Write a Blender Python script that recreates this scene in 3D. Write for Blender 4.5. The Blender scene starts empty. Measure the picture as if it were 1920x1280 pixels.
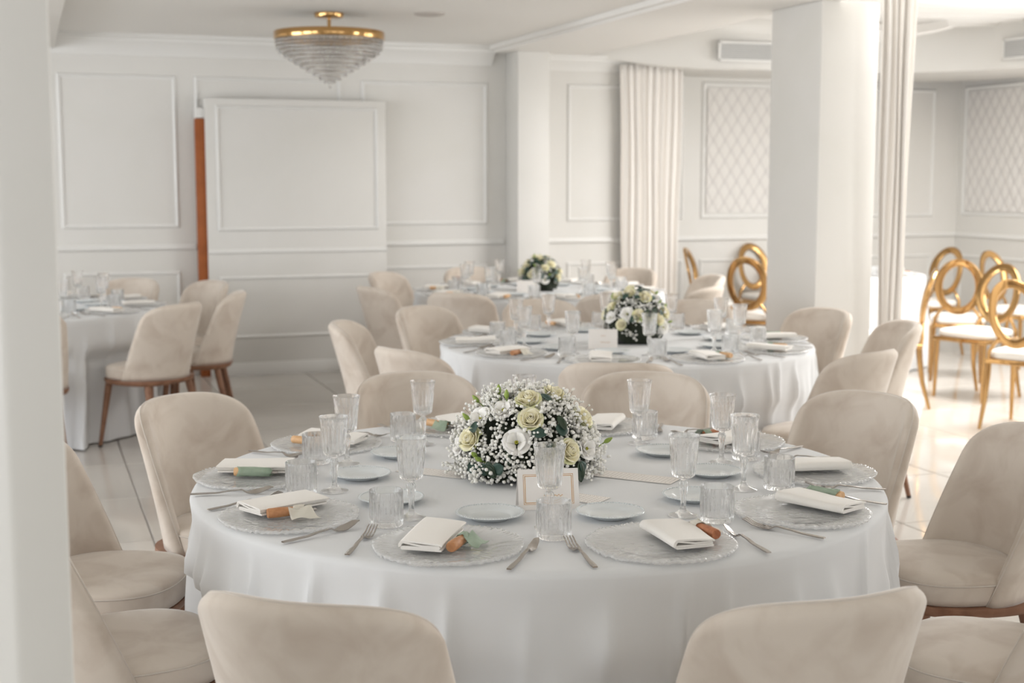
import bpy, bmesh, math, random
from math import sin, cos, pi, radians as R, sqrt, atan2
from mathutils import Vector, Matrix, Quaternion

scene = bpy.context.scene
COL = scene.collection

# ---------------------------------------------------------------- camera
YAW = R(19.5)
def W(u, v):
    """ground point u metres to the side and v metres ahead of the viewer -> world (walls run along X and Y)"""
    return (u * cos(YAW) + v * sin(YAW), -u * sin(YAW) + v * cos(YAW))

cam_data = bpy.data.cameras.new('camera')
cam = bpy.data.objects.new('camera', cam_data)
COL.objects.link(cam)
cam.location = (0, 0, 1.541)
cam.rotation_euler = (R(90) - math.atan(306 / 2575), 0, -YAW)
cam_data.sensor_width = 36
cam_data.lens = 2575 / 1920 * 36
cam_data.clip_start = 0.05
cam_data.dof.use_dof = True
cam_data.dof.focus_distance = 3.3
cam_data.dof.aperture_fstop = 4.0
scene.camera = cam

# ---------------------------------------------------------------- light
scene.view_settings.view_transform = 'Standard'
scene.view_settings.look = 'None'
scene.view_settings.gamma = 1
scene.view_settings.use_curve_mapping = False
scene.view_settings.exposure = 0.50
scene.cycles.use_denoising = True
scene.cycles.max_bounces = 14
scene.cycles.diffuse_bounces = 5
scene.cycles.glossy_bounces = 6
scene.cycles.transmission_bounces = 11
scene.cycles.transparent_max_bounces = 40
scene.cycles.sample_clamp_indirect = 6
scene.cycles.blur_glossy = 0.6
scene.cycles.caustics_reflective = True

world = bpy.data.worlds.new('sky')
scene.world = world
world.use_nodes = True
world.node_tree.nodes['Background'].inputs[0].default_value = (0.86, 0.93, 1.0, 1)
world.node_tree.nodes['Background'].inputs[1].default_value = 1.0

def window_light(name, loc, rot, sx, sy, power, color):
    d = bpy.data.lights.new(name, 'AREA')
    d.shape = 'RECTANGLE'; d.size = sx; d.size_y = sy; d.energy = power; d.color = color
    o = bpy.data.objects.new(name, d); COL.objects.link(o)
    o.location = loc; o.rotation_euler = rot
    return o
# daylight in the window openings (see the walls below for the openings)
WIN_RIGHT = [(1.0, 3.3), (4.0, 6.3), (6.9, 8.6)]           # along the right wall X = 8.7
WIN_LEFT = [(0.4, 3.0), (3.6, 6.2), (6.8, 9.4)]           # along the left wall X = -4.4
WIN_FRONT = [(-2.6, -0.4), (0.4, 2.6), (3.4, 5.6)]         # along the wall behind the viewer
for i, (a, b) in enumerate(WIN_RIGHT):
    window_light('daylight_right', (8.74, (a + b) / 2, 1.55), (0, R(106), 0), 1.9, b - a, (70, 60, 30)[i], (1.0, 0.985, 0.97))
for i, (a, b) in enumerate(WIN_LEFT):
    window_light('daylight_left', (-4.44, (a + b) / 2, 1.45), (0, R(-114), 0), 1.9, b - a, (44, 66, 72)[i], (0.95, 0.97, 1.0))
for i, (a, b) in enumerate(WIN_FRONT):
    window_light('daylight_front', ((a + b) / 2, -3.04, 1.45), (R(90), 0, 0), b - a, 1.9, 8, (1.0, 0.97, 0.93))

# unseen lamp added to brighten the bay (its housing is built with the ceiling)
BAY_FILL = (6.45, 7.25, 3.10)
bl = window_light('bay_fill_light', BAY_FILL, (0, 0, 0), 1.8, 1.8, 132, (1.0, 0.985, 0.97))
bl.data.shape = 'DISK'

# ---------------------------------------------------------------- helpers
def tag(o, label=None, cat=None, group=None, kind=None):
    if label: o['label'] = label
    if cat: o['category'] = cat
    if group: o['group'] = group
    if kind: o['kind'] = kind
    return o

def empty(name, loc=(0, 0, 0), rz=0.0, parent=None):
    o = bpy.data.objects.new(name, None); COL.objects.link(o)
    o.location = loc; o.rotation_euler = (0, 0, rz)
    o.empty_display_size = 0.05
    if parent: o.parent = parent
    return o

def link(name, mesh, parent=None, loc=(0, 0, 0), rot=None, scale=None):
    o = bpy.data.objects.new(name, mesh); COL.objects.link(o)
    o.location = loc
    if rot is not None:
        if isinstance(rot, Quaternion):
            o.rotation_mode = 'QUATERNION'; o.rotation_quaternion = rot
        else:
            o.rotation_euler = rot
    if scale is not None:
        o.scale = (scale, scale, scale) if isinstance(scale, (int, float)) else scale
    if parent: o.parent = parent
    return o

def copy_tree(o, parent=None):
    c = o.copy(); COL.objects.link(c); c.parent = parent
    for ch in o.children:
        copy_tree(ch, c)
    return c

class MB:
    def __init__(s): s.v = []; s.f = []
    def add(s, vs, fs):
        n = len(s.v); s.v.extend(vs); s.f.extend([tuple(i + n for i in f) for f in fs]); return s
    def box(s, x0, x1, y0, y1, z0, z1):
        return s.add([(x0, y0, z0), (x1, y0, z0), (x1, y1, z0), (x0, y1, z0), (x0, y0, z1), (x1, y0, z1), (x1, y1, z1), (x0, y1, z1)],
                     [(0, 3, 2, 1), (4, 5, 6, 7), (0, 1, 5, 4), (1, 2, 6, 5), (2, 3, 7, 6), (3, 0, 4, 7)])
    def prism(s, poly, z0, z1):
        n = len(poly)
        return s.add([(x, y, z0) for x, y in poly] + [(x, y, z1) for x, y in poly],
                     [tuple(range(n - 1, -1, -1)), tuple(range(n, 2 * n))] + [(i, (i + 1) % n, n + (i + 1) % n, n + i) for i in range(n)])
    def grid(s, fn, nu, nv, close_u=False):
        m = nu if close_u else nu + 1
        vs = [fn(i / nu, j / nv) for j in range(nv + 1) for i in range(m)]
        fs = []
        for j in range(nv):
            for i in range(nu):
                a = j * m + i; b = j * m + (i + 1) % m
                fs.append((a, b, b + m, a + m))
        return s.add(vs, fs)
    def lathe(s, prof, n, rf=None):
        """prof: (r, z[, weight]) from bottom axis outwards and back; rf(theta) scales the radius by the weight"""
        vs = []; rows = []
        for p in prof:
            r, z = p[0], p[1]; w = p[2] if len(p) > 2 else 0
            if r < 1e-6:
                rows.append([len(vs)] * n); vs.append((0, 0, z)); continue
            row = []
            for i in range(n):
                t = 2 * pi * i / n
                q = r * (1 + (w * rf(t) if rf and w else 0))
                row.append(len(vs)); vs.append((q * cos(t), q * sin(t), z))
            rows.append(row)
        fs = []
        for a, b in zip(rows, rows[1:]):
            for i in range(n):
                k = (i + 1) % n
                f = [a[i], a[k], b[k], b[i]]
                g = []
                for x in f:
                    if x not in g: g.append(x)
                if len(g) >= 3: fs.append(tuple(g))
        return s.add(vs, fs)
    def tube(s, path, rad, n=8, squash=1.0, cap=True):
        P = [Vector(p) for p in path]; m = len(P)
        rad = rad if isinstance(rad, (list, tuple)) else [rad] * m
        vs = []
        up = Vector((0, 0, 1))
        prev = None
        for i, p in enumerate(P):
            d = (P[min(i + 1, m - 1)] - P[max(i - 1, 0)]).normalized()
            if prev is None:
                ref = up if abs(d.z) < 0.9 else Vector((0, 1, 0))
                x = d.cross(ref).normalized()
            else:
                x = (prev - d * prev.dot(d)).normalized()
            prev = x
            y = d.cross(x)
            for k in range(n):
                t = 2 * pi * k / n
                q = p + (x * cos(t) + y * sin(t) * squash) * rad[i]
                vs.append(tuple(q))
        fs = [(i * n + k, i * n + (k + 1) % n, (i + 1) * n + (k + 1) % n, (i + 1) * n + k) for i in range(m - 1) for k in range(n)]
        if cap:
            fs += [tuple(range(n - 1, -1, -1)), tuple((m - 1) * n + k for k in range(n))]
        return s.add(vs, fs)
    def ico(s, c, r, jit=0.0, rnd=random):
        t = (1 + 5 ** .5) / 2
        b = [(-1, t, 0), (1, t, 0), (-1, -t, 0), (1, -t, 0), (0, -1, t), (0, 1, t), (0, -1, -t), (0, 1, -t), (t, 0, -1), (t, 0, 1), (-t, 0, -1), (-t, 0, 1)]
        k = r / sqrt(1 + t * t)
        vs = [tuple(c[i] + q[i] * k * (1 + rnd.uniform(-jit, jit)) for i in range(3)) for q in b]
        return s.add(vs, [(0, 11, 5), (0, 5, 1), (0, 1, 7), (0, 7, 10), (0, 10, 11), (1, 5, 9), (5, 11, 4), (11, 10, 2), (10, 7, 6), (7, 1, 8),
                          (3, 9, 4), (3, 4, 2), (3, 2, 6), (3, 6, 8), (3, 8, 9), (4, 9, 5), (2, 4, 11), (6, 2, 10), (8, 6, 7), (9, 8, 1)])
    def mesh(s, name, mat=None, smooth=35, bevel=0.0, seg=2, solidify=0.0, subsurf=0, fix=False):
        me = bpy.data.meshes.new(name)
        me.from_pydata(s.v, [], s.f)
        if fix or bevel:
            b = bmesh.new(); b.from_mesh(me)
            if fix: bmesh.ops.recalc_face_normals(b, faces=b.faces)
            if bevel: bmesh.ops.bevel(b, geom=[e for e in b.edges], offset=bevel, segments=seg, profile=0.5, affect='EDGES', clamp_overlap=True)
            b.to_mesh(me); b.free()
        if solidify or subsurf:
            o = bpy.data.objects.new('t', me); COL.objects.link(o)
            if solidify:
                m = o.modifiers.new('s', 'SOLIDIFY'); m.thickness = solidify; m.offset = 0
            if subsurf:
                m = o.modifiers.new('u', 'SUBSURF'); m.levels = subsurf; m.render_levels = subsurf
            dg = bpy.context.evaluated_depsgraph_get()
            me2 = bpy.data.meshes.new_from_object(o.evaluated_get(dg))
            bpy.data.objects.remove(o); bpy.data.meshes.remove(me)
            me = me2; me.name = name
        if mat: me.materials.clear(); me.materials.append(mat)
        if smooth:
            me.shade_smooth()
            if smooth < 180: me.set_sharp_from_angle(angle=R(smooth))
        me.update()
        return me
    def build(s, name, mat, parent=None, **k):
        return link(name, s.mesh(name, mat, **k), parent)

def lerp(a, b, t): return a + (b - a) * t
def lin(c):
    return tuple(((x / 255) / 12.92 if x / 255 <= .04045 else ((x / 255 + .055) / 1.055) ** 2.4) for x in c)

# ---------------------------------------------------------------- materials
def material(name, rgb, rough=.6, metal=0, spec=.5, sheen=0, trans=0, ior=1.45, rgb2=None, nscale=6, ndetail=4, bump=0, bscale=60, coat=0, subs=0, sheen_tint=None, contrast=(.35, .65)):
    m = bpy.data.materials.new(name); m.use_nodes = True
    nt = m.node_tree; b = nt.nodes['Principled BSDF']
    c = (*lin(rgb), 1)
    b.inputs['Base Color'].default_value = c
    b.inputs['Roughness'].default_value = rough
    b.inputs['Metallic'].default_value = metal
    b.inputs['Specular IOR Level'].default_value = spec
    b.inputs['Sheen Weight'].default_value = sheen
    b.inputs['Sheen Roughness'].default_value = .35
    b.inputs['Transmission Weight'].default_value = trans
    b.inputs['IOR'].default_value = ior
    b.inputs['Coat Weight'].default_value = coat
    if subs:
        b.inputs['Subsurface Weight'].default_value = subs
        b.inputs['Subsurface Radius'].default_value = (.02, .02, .015)
    tc = nt.nodes.new('ShaderNodeTexCoord')
    if rgb2 is not None:
        n = nt.nodes.new('ShaderNodeTexNoise'); n.inputs['Scale'].default_value = nscale; n.inputs['Detail'].default_value = ndetail
        n.inputs['Distortion'].default_value = .6
        r = nt.nodes.new('ShaderNodeValToRGB')
        r.color_ramp.elements[0].position = contrast[0]; r.color_ramp.elements[1].position = contrast[1]
        r.color_ramp.elements[0].color = c; r.color_ramp.elements[1].color = (*lin(rgb2), 1)
        nt.links.new(tc.outputs['Object'], n.inputs['Vector'])
        nt.links.new(n.outputs['Fac'], r.inputs['Fac'])
        nt.links.new(r.outputs['Color'], b.inputs['Base Color'])
    if bump:
        n = nt.nodes.new('ShaderNodeTexNoise'); n.inputs['Scale'].default_value = bscale; n.inputs['Detail'].default_value = 3
        k = nt.nodes.new('ShaderNodeBump'); k.inputs['Strength'].default_value = bump; k.inputs['Distance'].default_value = .01
        nt.links.new(tc.outputs['Object'], n.inputs['Vector'])
        nt.links.new(n.outputs['Fac'], k.inputs['Height'])
        nt.links.new(k.outputs['Normal'], b.inputs['Normal'])
    return m

def clear_glass(name, tint=(1, 1, 1), clear=.5, rough=.02, bump=0, bscale=40, stretch=None, milk=0.0):
    """clear glass: part straight through, part refracted and reflected"""
    m = bpy.data.materials.new(name); m.use_nodes = True
    nt = m.node_tree; nt.nodes.clear()
    out = nt.nodes.new('ShaderNodeOutputMaterial')
    g = nt.nodes.new('ShaderNodeBsdfGlass'); g.inputs['Roughness'].default_value = rough; g.inputs['IOR'].default_value = 1.45
    g.inputs['Color'].default_value = (*tint, 1)
    t = nt.nodes.new('ShaderNodeBsdfTransparent'); t.inputs['Color'].default_value = (*tint, 1)
    mx = nt.nodes.new('ShaderNodeMixShader'); mx.inputs[0].default_value = clear
    nt.links.new(g.outputs[0], mx.inputs[1]); nt.links.new(t.outputs[0], mx.inputs[2])
    res = mx.outputs[0]
    if milk:
        d = nt.nodes.new('ShaderNodeBsdfDiffuse'); d.inputs['Color'].default_value = (.9, .9, .9, 1)
        m2 = nt.nodes.new('ShaderNodeMixShader'); m2.inputs[0].default_value = milk
        nt.links.new(res, m2.inputs[1]); nt.links.new(d.outputs[0], m2.inputs[2]); res = m2.outputs[0]
    if bump:
        tc = nt.nodes.new('ShaderNodeTexCoord')
        n = nt.nodes.new('ShaderNodeTexNoise'); n.inputs['Scale'].default_value = bscale; n.inputs['Detail'].default_value = 2
        k = nt.nodes.new('ShaderNodeBump'); k.inputs['Strength'].default_value = bump; k.inputs['Distance'].default_value = .01
        nt.links.new(tc.outputs['Object'], n.inputs['Vector']); nt.links.new(n.outputs['Fac'], k.inputs['Height'])
        nt.links.new(k.outputs['Normal'], g.inputs['Normal'])
    nt.links.new(res, out.inputs[0])
    return m

M = {}
M['wall'] = material('painted_wall', (224, 222, 218), .42, spec=.4, rgb2=(221, 219, 214), nscale=1.5)
M['ceil'] = material('painted_ceiling', (238, 236, 232), .7, spec=.2)
M['trim'] = material('white_gloss_trim', (230, 229, 226), .32, spec=.5)
M['tile'] = material('polished_white_tile', (208, 203, 196), .07, spec=.55, rgb2=(198, 193, 186), nscale=1.2, ndetail=6)
M['grout'] = material('grey_grout', (168, 163, 158), .8)
M['cloth'] = material('white_table_linen', (224, 225, 226), .85, spec=.15, sheen=.15, bump=.05, bscale=900)
M['velvet'] = material('beige_velvet', (213, 202, 190), .8, spec=.15, sheen=.5, rgb2=(190, 175, 161), nscale=8, ndetail=6, bump=.04, bscale=700, contrast=(.44, .78))
M['velvet_pipe'] = material('beige_velvet_piping', (210, 201, 191), .8, spec=.15, sheen=.5)
M['walnut'] = material('brown_stained_wood', (148, 108, 84), .45, rgb2=(126, 88, 66), nscale=18)
M['foot'] = material('dark_glide', (52, 44, 40), .6)
M['gold'] = material('polished_gold_metal', (196, 156, 104), .11, metal=1)
M['leather'] = material('white_leather', (238, 235, 230), .38, spec=.5)
M['porcelain'] = material('white_porcelain', (222, 226, 227), .08, spec=.6)
M['steel'] = material('brushed_cutlery_steel', (176, 170, 164), .24, metal=1)
M['napkin'] = material('ivory_napkin', (240, 236, 230), .85, spec=.15, sheen=.2)
M['card'] = material('white_card', (240, 235, 230), .6)
M['foil'] = material('gold_foil_print', (190, 140, 70), .3, metal=1)
M['ink'] = material('brown_ink', (150, 138, 126), .8)
M['gyp'] = material('babys_breath_white', (244, 242, 236), .8, spec=.15, subs=.15)
M['stem'] = material('dark_green_stem', (58, 66, 44), .7)
M['core'] = material('dark_moss', (38, 44, 32), .9)
M['rose'] = material('cream_yellow_petal', (248, 242, 220), .6, spec=.2, rgb2=(244, 236, 196), nscale=40, subs=.2)
M['rose_green'] = material('greenish_cream_petal', (240, 238, 204), .6, spec=.2, rgb2=(222, 226, 170), nscale=40, subs=.2)
M['lis'] = material('white_lisianthus_petal', (248, 245, 240), .6, spec=.2, subs=.2)
M['liscore'] = material('yellow_green_stamen', (160, 158, 50), .6)
M['bud'] = material('green_bud', (150, 170, 82), .55, rgb2=(110, 140, 60), nscale=60)
M['leaf'] = material('eucalyptus_leaf', (58, 84, 74), .45, rgb2=(44, 66, 56), nscale=30)
M['leaf2'] = material('dark_leaf', (46, 66, 44), .45, rgb2=(36, 52, 36), nscale=30)
M['blackbox'] = material('black_planter', (34, 33, 32), .5)
M['wood_a'] = material('orange_brown_wood', (204, 150, 106), .5, rgb2=(184, 128, 86), nscale=60)
M['wood_b'] = material('pale_beech_wood', (230, 190, 146), .5, rgb2=(212, 168, 122), nscale=60)
M['wood_c'] = material('rosewood', (190, 124, 86), .5, rgb2=(160, 96, 62), nscale=60)
M['jamb'] = material('orange_timber', (164, 92, 46), .5, rgb2=(150, 82, 38), nscale=9)
M['rib_green'] = material('sage_green_tulle', (180, 198, 178), .7, rgb2=(166, 186, 164), nscale=30)
M['rib_cream'] = material('cream_tulle', (240, 235, 222), .7)
M['tulle_white'] = material('sheer_white_curtain', (240, 236, 231), .8, spec=.1)
M['drape'] = material('sheer_ceiling_fabric', (240, 238, 235), .8, spec=.1)
nt = M['drape'].node_tree; pb = nt.nodes['Principled BSDF']; ou = [n for n in nt.nodes if n.type == 'OUTPUT_MATERIAL'][0]
tl_ = nt.nodes.new('ShaderNodeBsdfTranslucent'); tl_.inputs['Color'].default_value = (.85, .84, .82, 1)
mx = nt.nodes.new('ShaderNodeMixShader'); mx.inputs[0].default_value = .35
nt.links.new(pb.outputs[0], mx.inputs[1]); nt.links.new(tl_.outputs[0], mx.inputs[2]); nt.links.new(mx.outputs[0], ou.inputs[0])
M['vent'] = material('grey_vent_metal', (206, 206, 204), .5)
M['ventdark'] = material('vent_shadow_box', (150, 150, 150), .8)
M['bracket'] = material('ceiling_speaker_grille', (196, 190, 184), .6)
M['glass'] = clear_glass('clear_cut_glass', clear=.28, rough=.0)
def hammered_glass():
    m = bpy.data.materials.new('hammered_clear_glass'); m.use_nodes = True
    nt = m.node_tree; nt.nodes.clear()
    out = nt.nodes.new('ShaderNodeOutputMaterial')
    tc = nt.nodes.new('ShaderNodeTexCoord')
    n = nt.nodes.new('ShaderNodeTexNoise'); n.inputs['Scale'].default_value = 38; n.inputs['Detail'].default_value = 1.0
    k = nt.nodes.new('ShaderNodeBump'); k.inputs['Strength'].default_value = .28; k.inputs['Distance'].default_value = .006
    nt.links.new(tc.outputs['Object'], n.inputs['Vector']); nt.links.new(n.outputs['Fac'], k.inputs['Height'])
    f = nt.nodes.new('ShaderNodeFresnel'); f.inputs['IOR'].default_value = 1.6; nt.links.new(k.outputs['Normal'], f.inputs['Normal'])
    t = nt.nodes.new('ShaderNodeBsdfTransparent'); t.inputs['Color'].default_value = (.97, .97, .97, 1)
    d = nt.nodes.new('ShaderNodeBsdfDiffuse'); d.inputs['Color'].default_value = (.93, .93, .92, 1)
    g = nt.nodes.new('ShaderNodeBsdfGlossy'); g.inputs['Roughness'].default_value = .06; nt.links.new(k.outputs['Normal'], g.inputs['Normal'])
    m1 = nt.nodes.new('ShaderNodeMixShader'); m1.inputs[0].default_value = .36
    nt.links.new(t.outputs[0], m1.inputs[1]); nt.links.new(d.outputs[0], m1.inputs[2])
    m2 = nt.nodes.new('ShaderNodeMixShader'); 
    ge = nt.nodes.new('ShaderNodeNewGeometry'); sb = nt.nodes.new('ShaderNodeMath'); sb.operation = 'SUBTRACT'; sb.inputs[0].default_value = 1
    nt.links.new(ge.outputs['Backfacing'], sb.inputs[1])
    mu = nt.nodes.new('ShaderNodeMath'); mu.operation = 'MULTIPLY'; nt.links.new(f.outputs[0], mu.inputs[0]); nt.links.new(sb.outputs[0], mu.inputs[1])
    nt.links.new(mu.outputs[0], m2.inputs[0])
    nt.links.new(m1.outputs[0], m2.inputs[1]); nt.links.new(g.outputs[0], m2.inputs[2])
    nt.links.new(m2.outputs[0], out.inputs[0])
    return m
M['charger'] = hammered_glass()
M['crystal'] = clear_glass('chandelier_crystal', clear=.12, rough=.01)
M['hoop'] = material('dark_bronze_hoop', (132, 124, 114), .3, metal=1)

for k_ in ('rib_green', 'rib_cream'):
    nt = M[k_].node_tree; pb = nt.nodes['Principled BSDF']; ou = [n for n in nt.nodes if n.type == 'OUTPUT_MATERIAL'][0]
    tr = nt.nodes.new('ShaderNodeBsdfTransparent'); mx = nt.nodes.new('ShaderNodeMixShader'); mx.inputs[0].default_value = .35
    nt.links.new(pb.outputs[0], mx.inputs[1]); nt.links.new(tr.outputs[0], mx.inputs[2]); nt.links.new(mx.outputs[0], ou.inputs[0])
# quilted wall panel; grey crease shading is painted into its colour
def trellis_material():
    m = bpy.data.materials.new('quilt_crease_shade'); m.use_nodes = True
    nt = m.node_tree; b = nt.nodes['Principled BSDF']; b.inputs['Roughness'].default_value = .6
    at = nt.nodes.new('ShaderNodeAttribute'); at.attribute_name = 'line'
    r = nt.nodes.new('ShaderNodeValToRGB')
    r.color_ramp.elements[0].color = (*lin((226, 223, 219)), 1); r.color_ramp.elements[1].color = (*lin((200, 196, 194)), 1)
    nt.links.new(at.outputs['Fac'], r.inputs['Fac']); nt.links.new(r.outputs['Color'], b.inputs['Base Color'])
    return m
M['trellis'] = trellis_material()

# ---------------------------------------------------------------- the room
ZC = 2.62                 # ceiling of the dining room
YB = 10.95                # its back wall
XR, YR, ZR = 8.70, 11.40, 3.15   # right wall, back wall and ceiling of the bay beyond the beam
XL, YF = -4.40, -3.0

def struct(name, mb, mat, parent=None, **k):
    o = mb.build(name, mat, parent, **k)
    if parent is None: o['kind'] = 'structure'
    return o

# floor: base with grout, and each tile laid on it
floor = struct('floor', MB().box(XL, XR, YF, YR, -.10, -.006), M['grout'], smooth=0)
tpx, tpy, gap = .80, .8333, .004
tile_mesh = MB().box(-tpx / 2 + gap, tpx / 2 - gap, -tpy / 2 + gap, tpy / 2 - gap, -.008, 0).mesh('tile', M['tile'], bevel=.0015, seg=1, smooth=0)
ix0 = -6; iy0 = -7
for i in range(ix0, 11):
    for j in range(iy0, 7):
        x = .47 + tpx * (i + .5); y = 5.94 + tpy * (j + .5)
        if x - tpx / 2 < XL - .01 or y + tpy / 2 > YR + .2: continue
        o = link('tile', tile_mesh, floor, (x, y, 0))
rim = MB().box(XL, XR, YF, 5.94 - 7 * tpy, -.008, -.0005)
rim.build('tile_border', M['tile'], floor, smooth=0)

# ceiling, beams
ceil = struct('ceiling', MB().box(XL, 3.69, YF, YB + .1, ZC, ZC + .1), M['ceil'], smooth=0)
struct('ceiling_bay', MB().box(4.52, XR + .1, YF, YR + .1, ZR, ZR + .1), M['ceil'], smooth=0)
beam = struct('beam_main', MB().box(3.69, 4.52, YF, YB + .1, 2.565, ZR), M['ceil'], smooth=0)
MB().box(3.645, 3.69, YF, YB, 2.585, ZC).build('beam_trim', M['ceil'], beam, smooth=0)
struct('beam_side', MB().box(-.75, .26, 1.5, YB, 2.50, ZC), M['ceil'], bevel=.01)

# back wall with its mouldings
wall_back = struct('wall_back', MB().box(XL, 4.95, YB, YB + .15, 0, ZR), M['wall'], smooth=0)
def molding_frame(parent, x0, x1, z0, z1, y, w=.035, d=.016, mat=None, axis='y', name='panel_molding'):
    """a picture-frame moulding: four mitred stepped bars; axis 'y' faces -Y, 'x' faces -X"""
    prof = [(0, 0), (.25, .7), (.45, 1), (.7, .75), (.85, .3), (1, .22), (1, 0)]
    mb = MB()
    loops = []
    for a, h in prof:
        t = a * w; q = h * d
        if axis == 'y': loops.append([(x0 + t, y - q, z0 + t), (x1 - t, y - q, z0 + t), (x1 - t, y - q, z1 - t), (x0 + t, y - q, z1 - t)])
        else: loops.append([(y - q, x0 + t, z0 + t), (y - q, x1 - t, z0 + t), (y - q, x1 - t, z1 - t), (y - q, x0 + t, z1 - t)])
    for lp in loops: mb.v.extend(lp)
    for k in range(len(loops) - 1):
        for i in range(4):
            a, b = k * 4 + i, k * 4 + (i + 1) % 4
            mb.f.append((a, b, b + 4, a + 4))
    return mb.build(name, mat or M['trim'], parent, smooth=30, fix=True)
def rail(parent, x0, x1, z, y, h=.045, d=.024, name='dado_rail', axis='y', mat=None):
    prof = [(0, 0), (.45, .05), (1, .3), (1, .55), (.6, .75), (.5, .95), (0, 1)]
    pts = [(y - a * d, z + b * h) for a, b in prof]
    mb = MB(); n = len(pts)
    for x in (x0, x1):
        for (yy, zz) in pts: mb.v.append((x, yy, zz) if axis == 'y' else (yy, x, zz))
    mb.f = [(i, i + 1, n + i + 1, n + i) for i in range(n - 1)] + [tuple(range(n)), tuple(range(2 * n - 1, n - 1, -1))]
    return mb.build(name, mat or M['trim'], parent, smooth=30, fix=True)
def crown(parent, x0, x1, y, z0, z1, d=.11, axis='y'):
    prof = [(0, 0), (.12, .02), (.16, .14), (.3, .3), (.5, .5), (.78, .66), (.84, .8), (1, .86), (1, 1), (0, 1)]
    pts = [(y - a * d, lerp(z0, z1, b)) for a, b in prof]
    mb = MB(); n = len(pts)
    for x in (x0, x1):
        for (yy, zz) in pts: mb.v.append((x, yy, zz) if axis == 'y' else (yy, x, zz))
    mb.f = [(i, (i + 1) % n, n + (i + 1) % n, n + i) for i in range(n)] + [tuple(range(n)), tuple(range(2 * n - 1, n - 1, -1))]
    return mb.build('crown_molding', M['trim'], parent, smooth=30, fix=True)

for (a, b) in ((-2.6, -1.6), (-1.35, .10), (.265, 1.14), (1.275, 2.43), (2.59, 3.66)):
    molding_frame(wall_back, a, b, 1.155, 2.325, YB)
    molding_frame(wall_back, a, b, .215, .825, YB)
molding_frame(wall_back, 4.37, 4.93, 1.17, 2.335, YB)
molding_frame(wall_back, 4.37, 4.93, .215, .825, YB)
rail(wall_back, XL, 1.26, .985, YB); rail(wall_back, 2.76, 3.8, .985, YB); rail(wall_back, 4.1, 4.95, .985, YB)
crown(wall_back, XL, 3.70, YB, 2.46, ZC)
crown(wall_back, 4.1, 4.95, YB, 2.44, 2.565, d=.09)
struct('baseboard_back', MB().box(XL, 1.26, YB - .02, YB, 0, .14), M['trim'], bevel=.004)
struct('baseboard_middle', MB().box(2.76, 4.95, YB - .02, YB, 0, .14), M['trim'], bevel=.004)

# pilaster on the back wall
pil = struct('column_back', MB().box(3.82, 4.095, 10.64, YB, 0, 2.565), M['wall'], bevel=.006)
MB().box(3.795, 4.12, 10.615, YB, 0, .15).build('plinth', M['trim'], pil, bevel=.01)

# proud sliding door in front of the back wall
door = struct('door_1', MB().box(1.333, 2.752, 10.80, 10.90, .0, 2.15), M['wall'], bevel=.005)
molding_frame(door, 1.41, 2.69, 1.13, 2.10, 10.80, w=.03)
molding_frame(door, 1.41, 2.67, .29, .78, 10.80, w=.03)
rail(door, 1.335, 2.75, .955, 10.80, h=.035, d=.015)
MB().box(1.333, 2.752, 10.785, 10.80, 0, .10).build('kick_board', M['trim'], door, bevel=.003)
MB().box(1.262, 1.333, 10.82, 10.90, 0, 1.995).build('timber_edge', M['jamb'], door, bevel=.003)
MB().box(1.262, 1.333, 10.82, 10.90, 2.0, 2.075).build('guide_block', M['trim'], door, bevel=.004)

# bay beyond the beam
wall_bay = struct('wall_bay_back', MB().box(4.75, XR, YR, YR + .15, 0, ZR), M['wall'], smooth=0)
MB().box(4.92, 4.98, YB + .14, YR, 0, ZR).build('wall_return', M['wall'], wall_bay, smooth=0)
molding_frame(wall_bay, 5.08, 5.70, 1.165, 2.40, YR); molding_frame(wall_bay, 5.87, 7.10, 1.165, 2.42, YR, w=.04)
molding_frame(wall_bay, 7.28, 8.42, 1.165, 2.40, YR)
for a, b in ((5.08, 5.70), (5.87, 7.10), (7.28, 8.42)): molding_frame(wall_bay, a, b, .215, .80, YR)
rail(wall_bay, 4.78, XR, .965, YR)
struct('baseboard_bay', MB().box(4.78, XR, YR - .02, YR, 0, .14), M['trim'], bevel=.004)

def wall_with_windows(name, wins, z0, z1, p, q0, q1, axis, thick, top):
    """a wall along Y (axis 'x', plane X=p) or along X (axis 'y', plane Y=p) with openings"""
    mb = MB()
    def seg(a, b, lo, hi):
        lo_, hi_ = min(p, p + thick), max(p, p + thick)
        if axis == 'x': mb.box(lo_, hi_, a, b, lo, hi)
        else: mb.box(a, b, lo_, hi_, lo, hi)
    cur = q0
    for a, b in wins:
        seg(cur, a, 0, top); seg(a, b, 0, z0); seg(a, b, z1, top); cur = b
    seg(cur, q1, 0, top)
    o = struct(name, mb, M['wall'], smooth=0)
    return o
wr = wall_with_windows('wall_right', WIN_RIGHT, .6, 2.5, XR, YF, YR + .15, 'x', .15, ZR)
wl = wall_with_windows('wall_left', WIN_LEFT, .5, 2.4, XL, YF, YB + .15, 'x', -.15, ZC)
wf = wall_with_windows('wall_front', WIN_FRONT, .5, 2.4, YF, XL, XR, 'y', -.15, ZR)
wn = 0
def window_frame(p, a, b, z0, z1, axis):
    global wn; wn += 1
    mb = MB(); d = .03; w = .06
    def bar(q0, q1, lo, hi):
        if axis == 'x': mb.box(p - d, p + d, q0, q1, lo, hi)
        else: mb.box(q0, q1, p - d, p + d, lo, hi)
    bar(a, a + w, z0, z1); bar(b - w, b, z0, z1); bar(a, b, z0, z0 + w); bar(a, b, z1 - w, z1)
    bar((a + b) / 2 - .03, (a + b) / 2 + .03, z0, z1)
    o = struct('window_%d' % wn, mb, M['trim'], smooth=0)
for a, b in WIN_RIGHT: window_frame(XR + .0, a, b, .6, 2.5, 'x')
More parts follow.
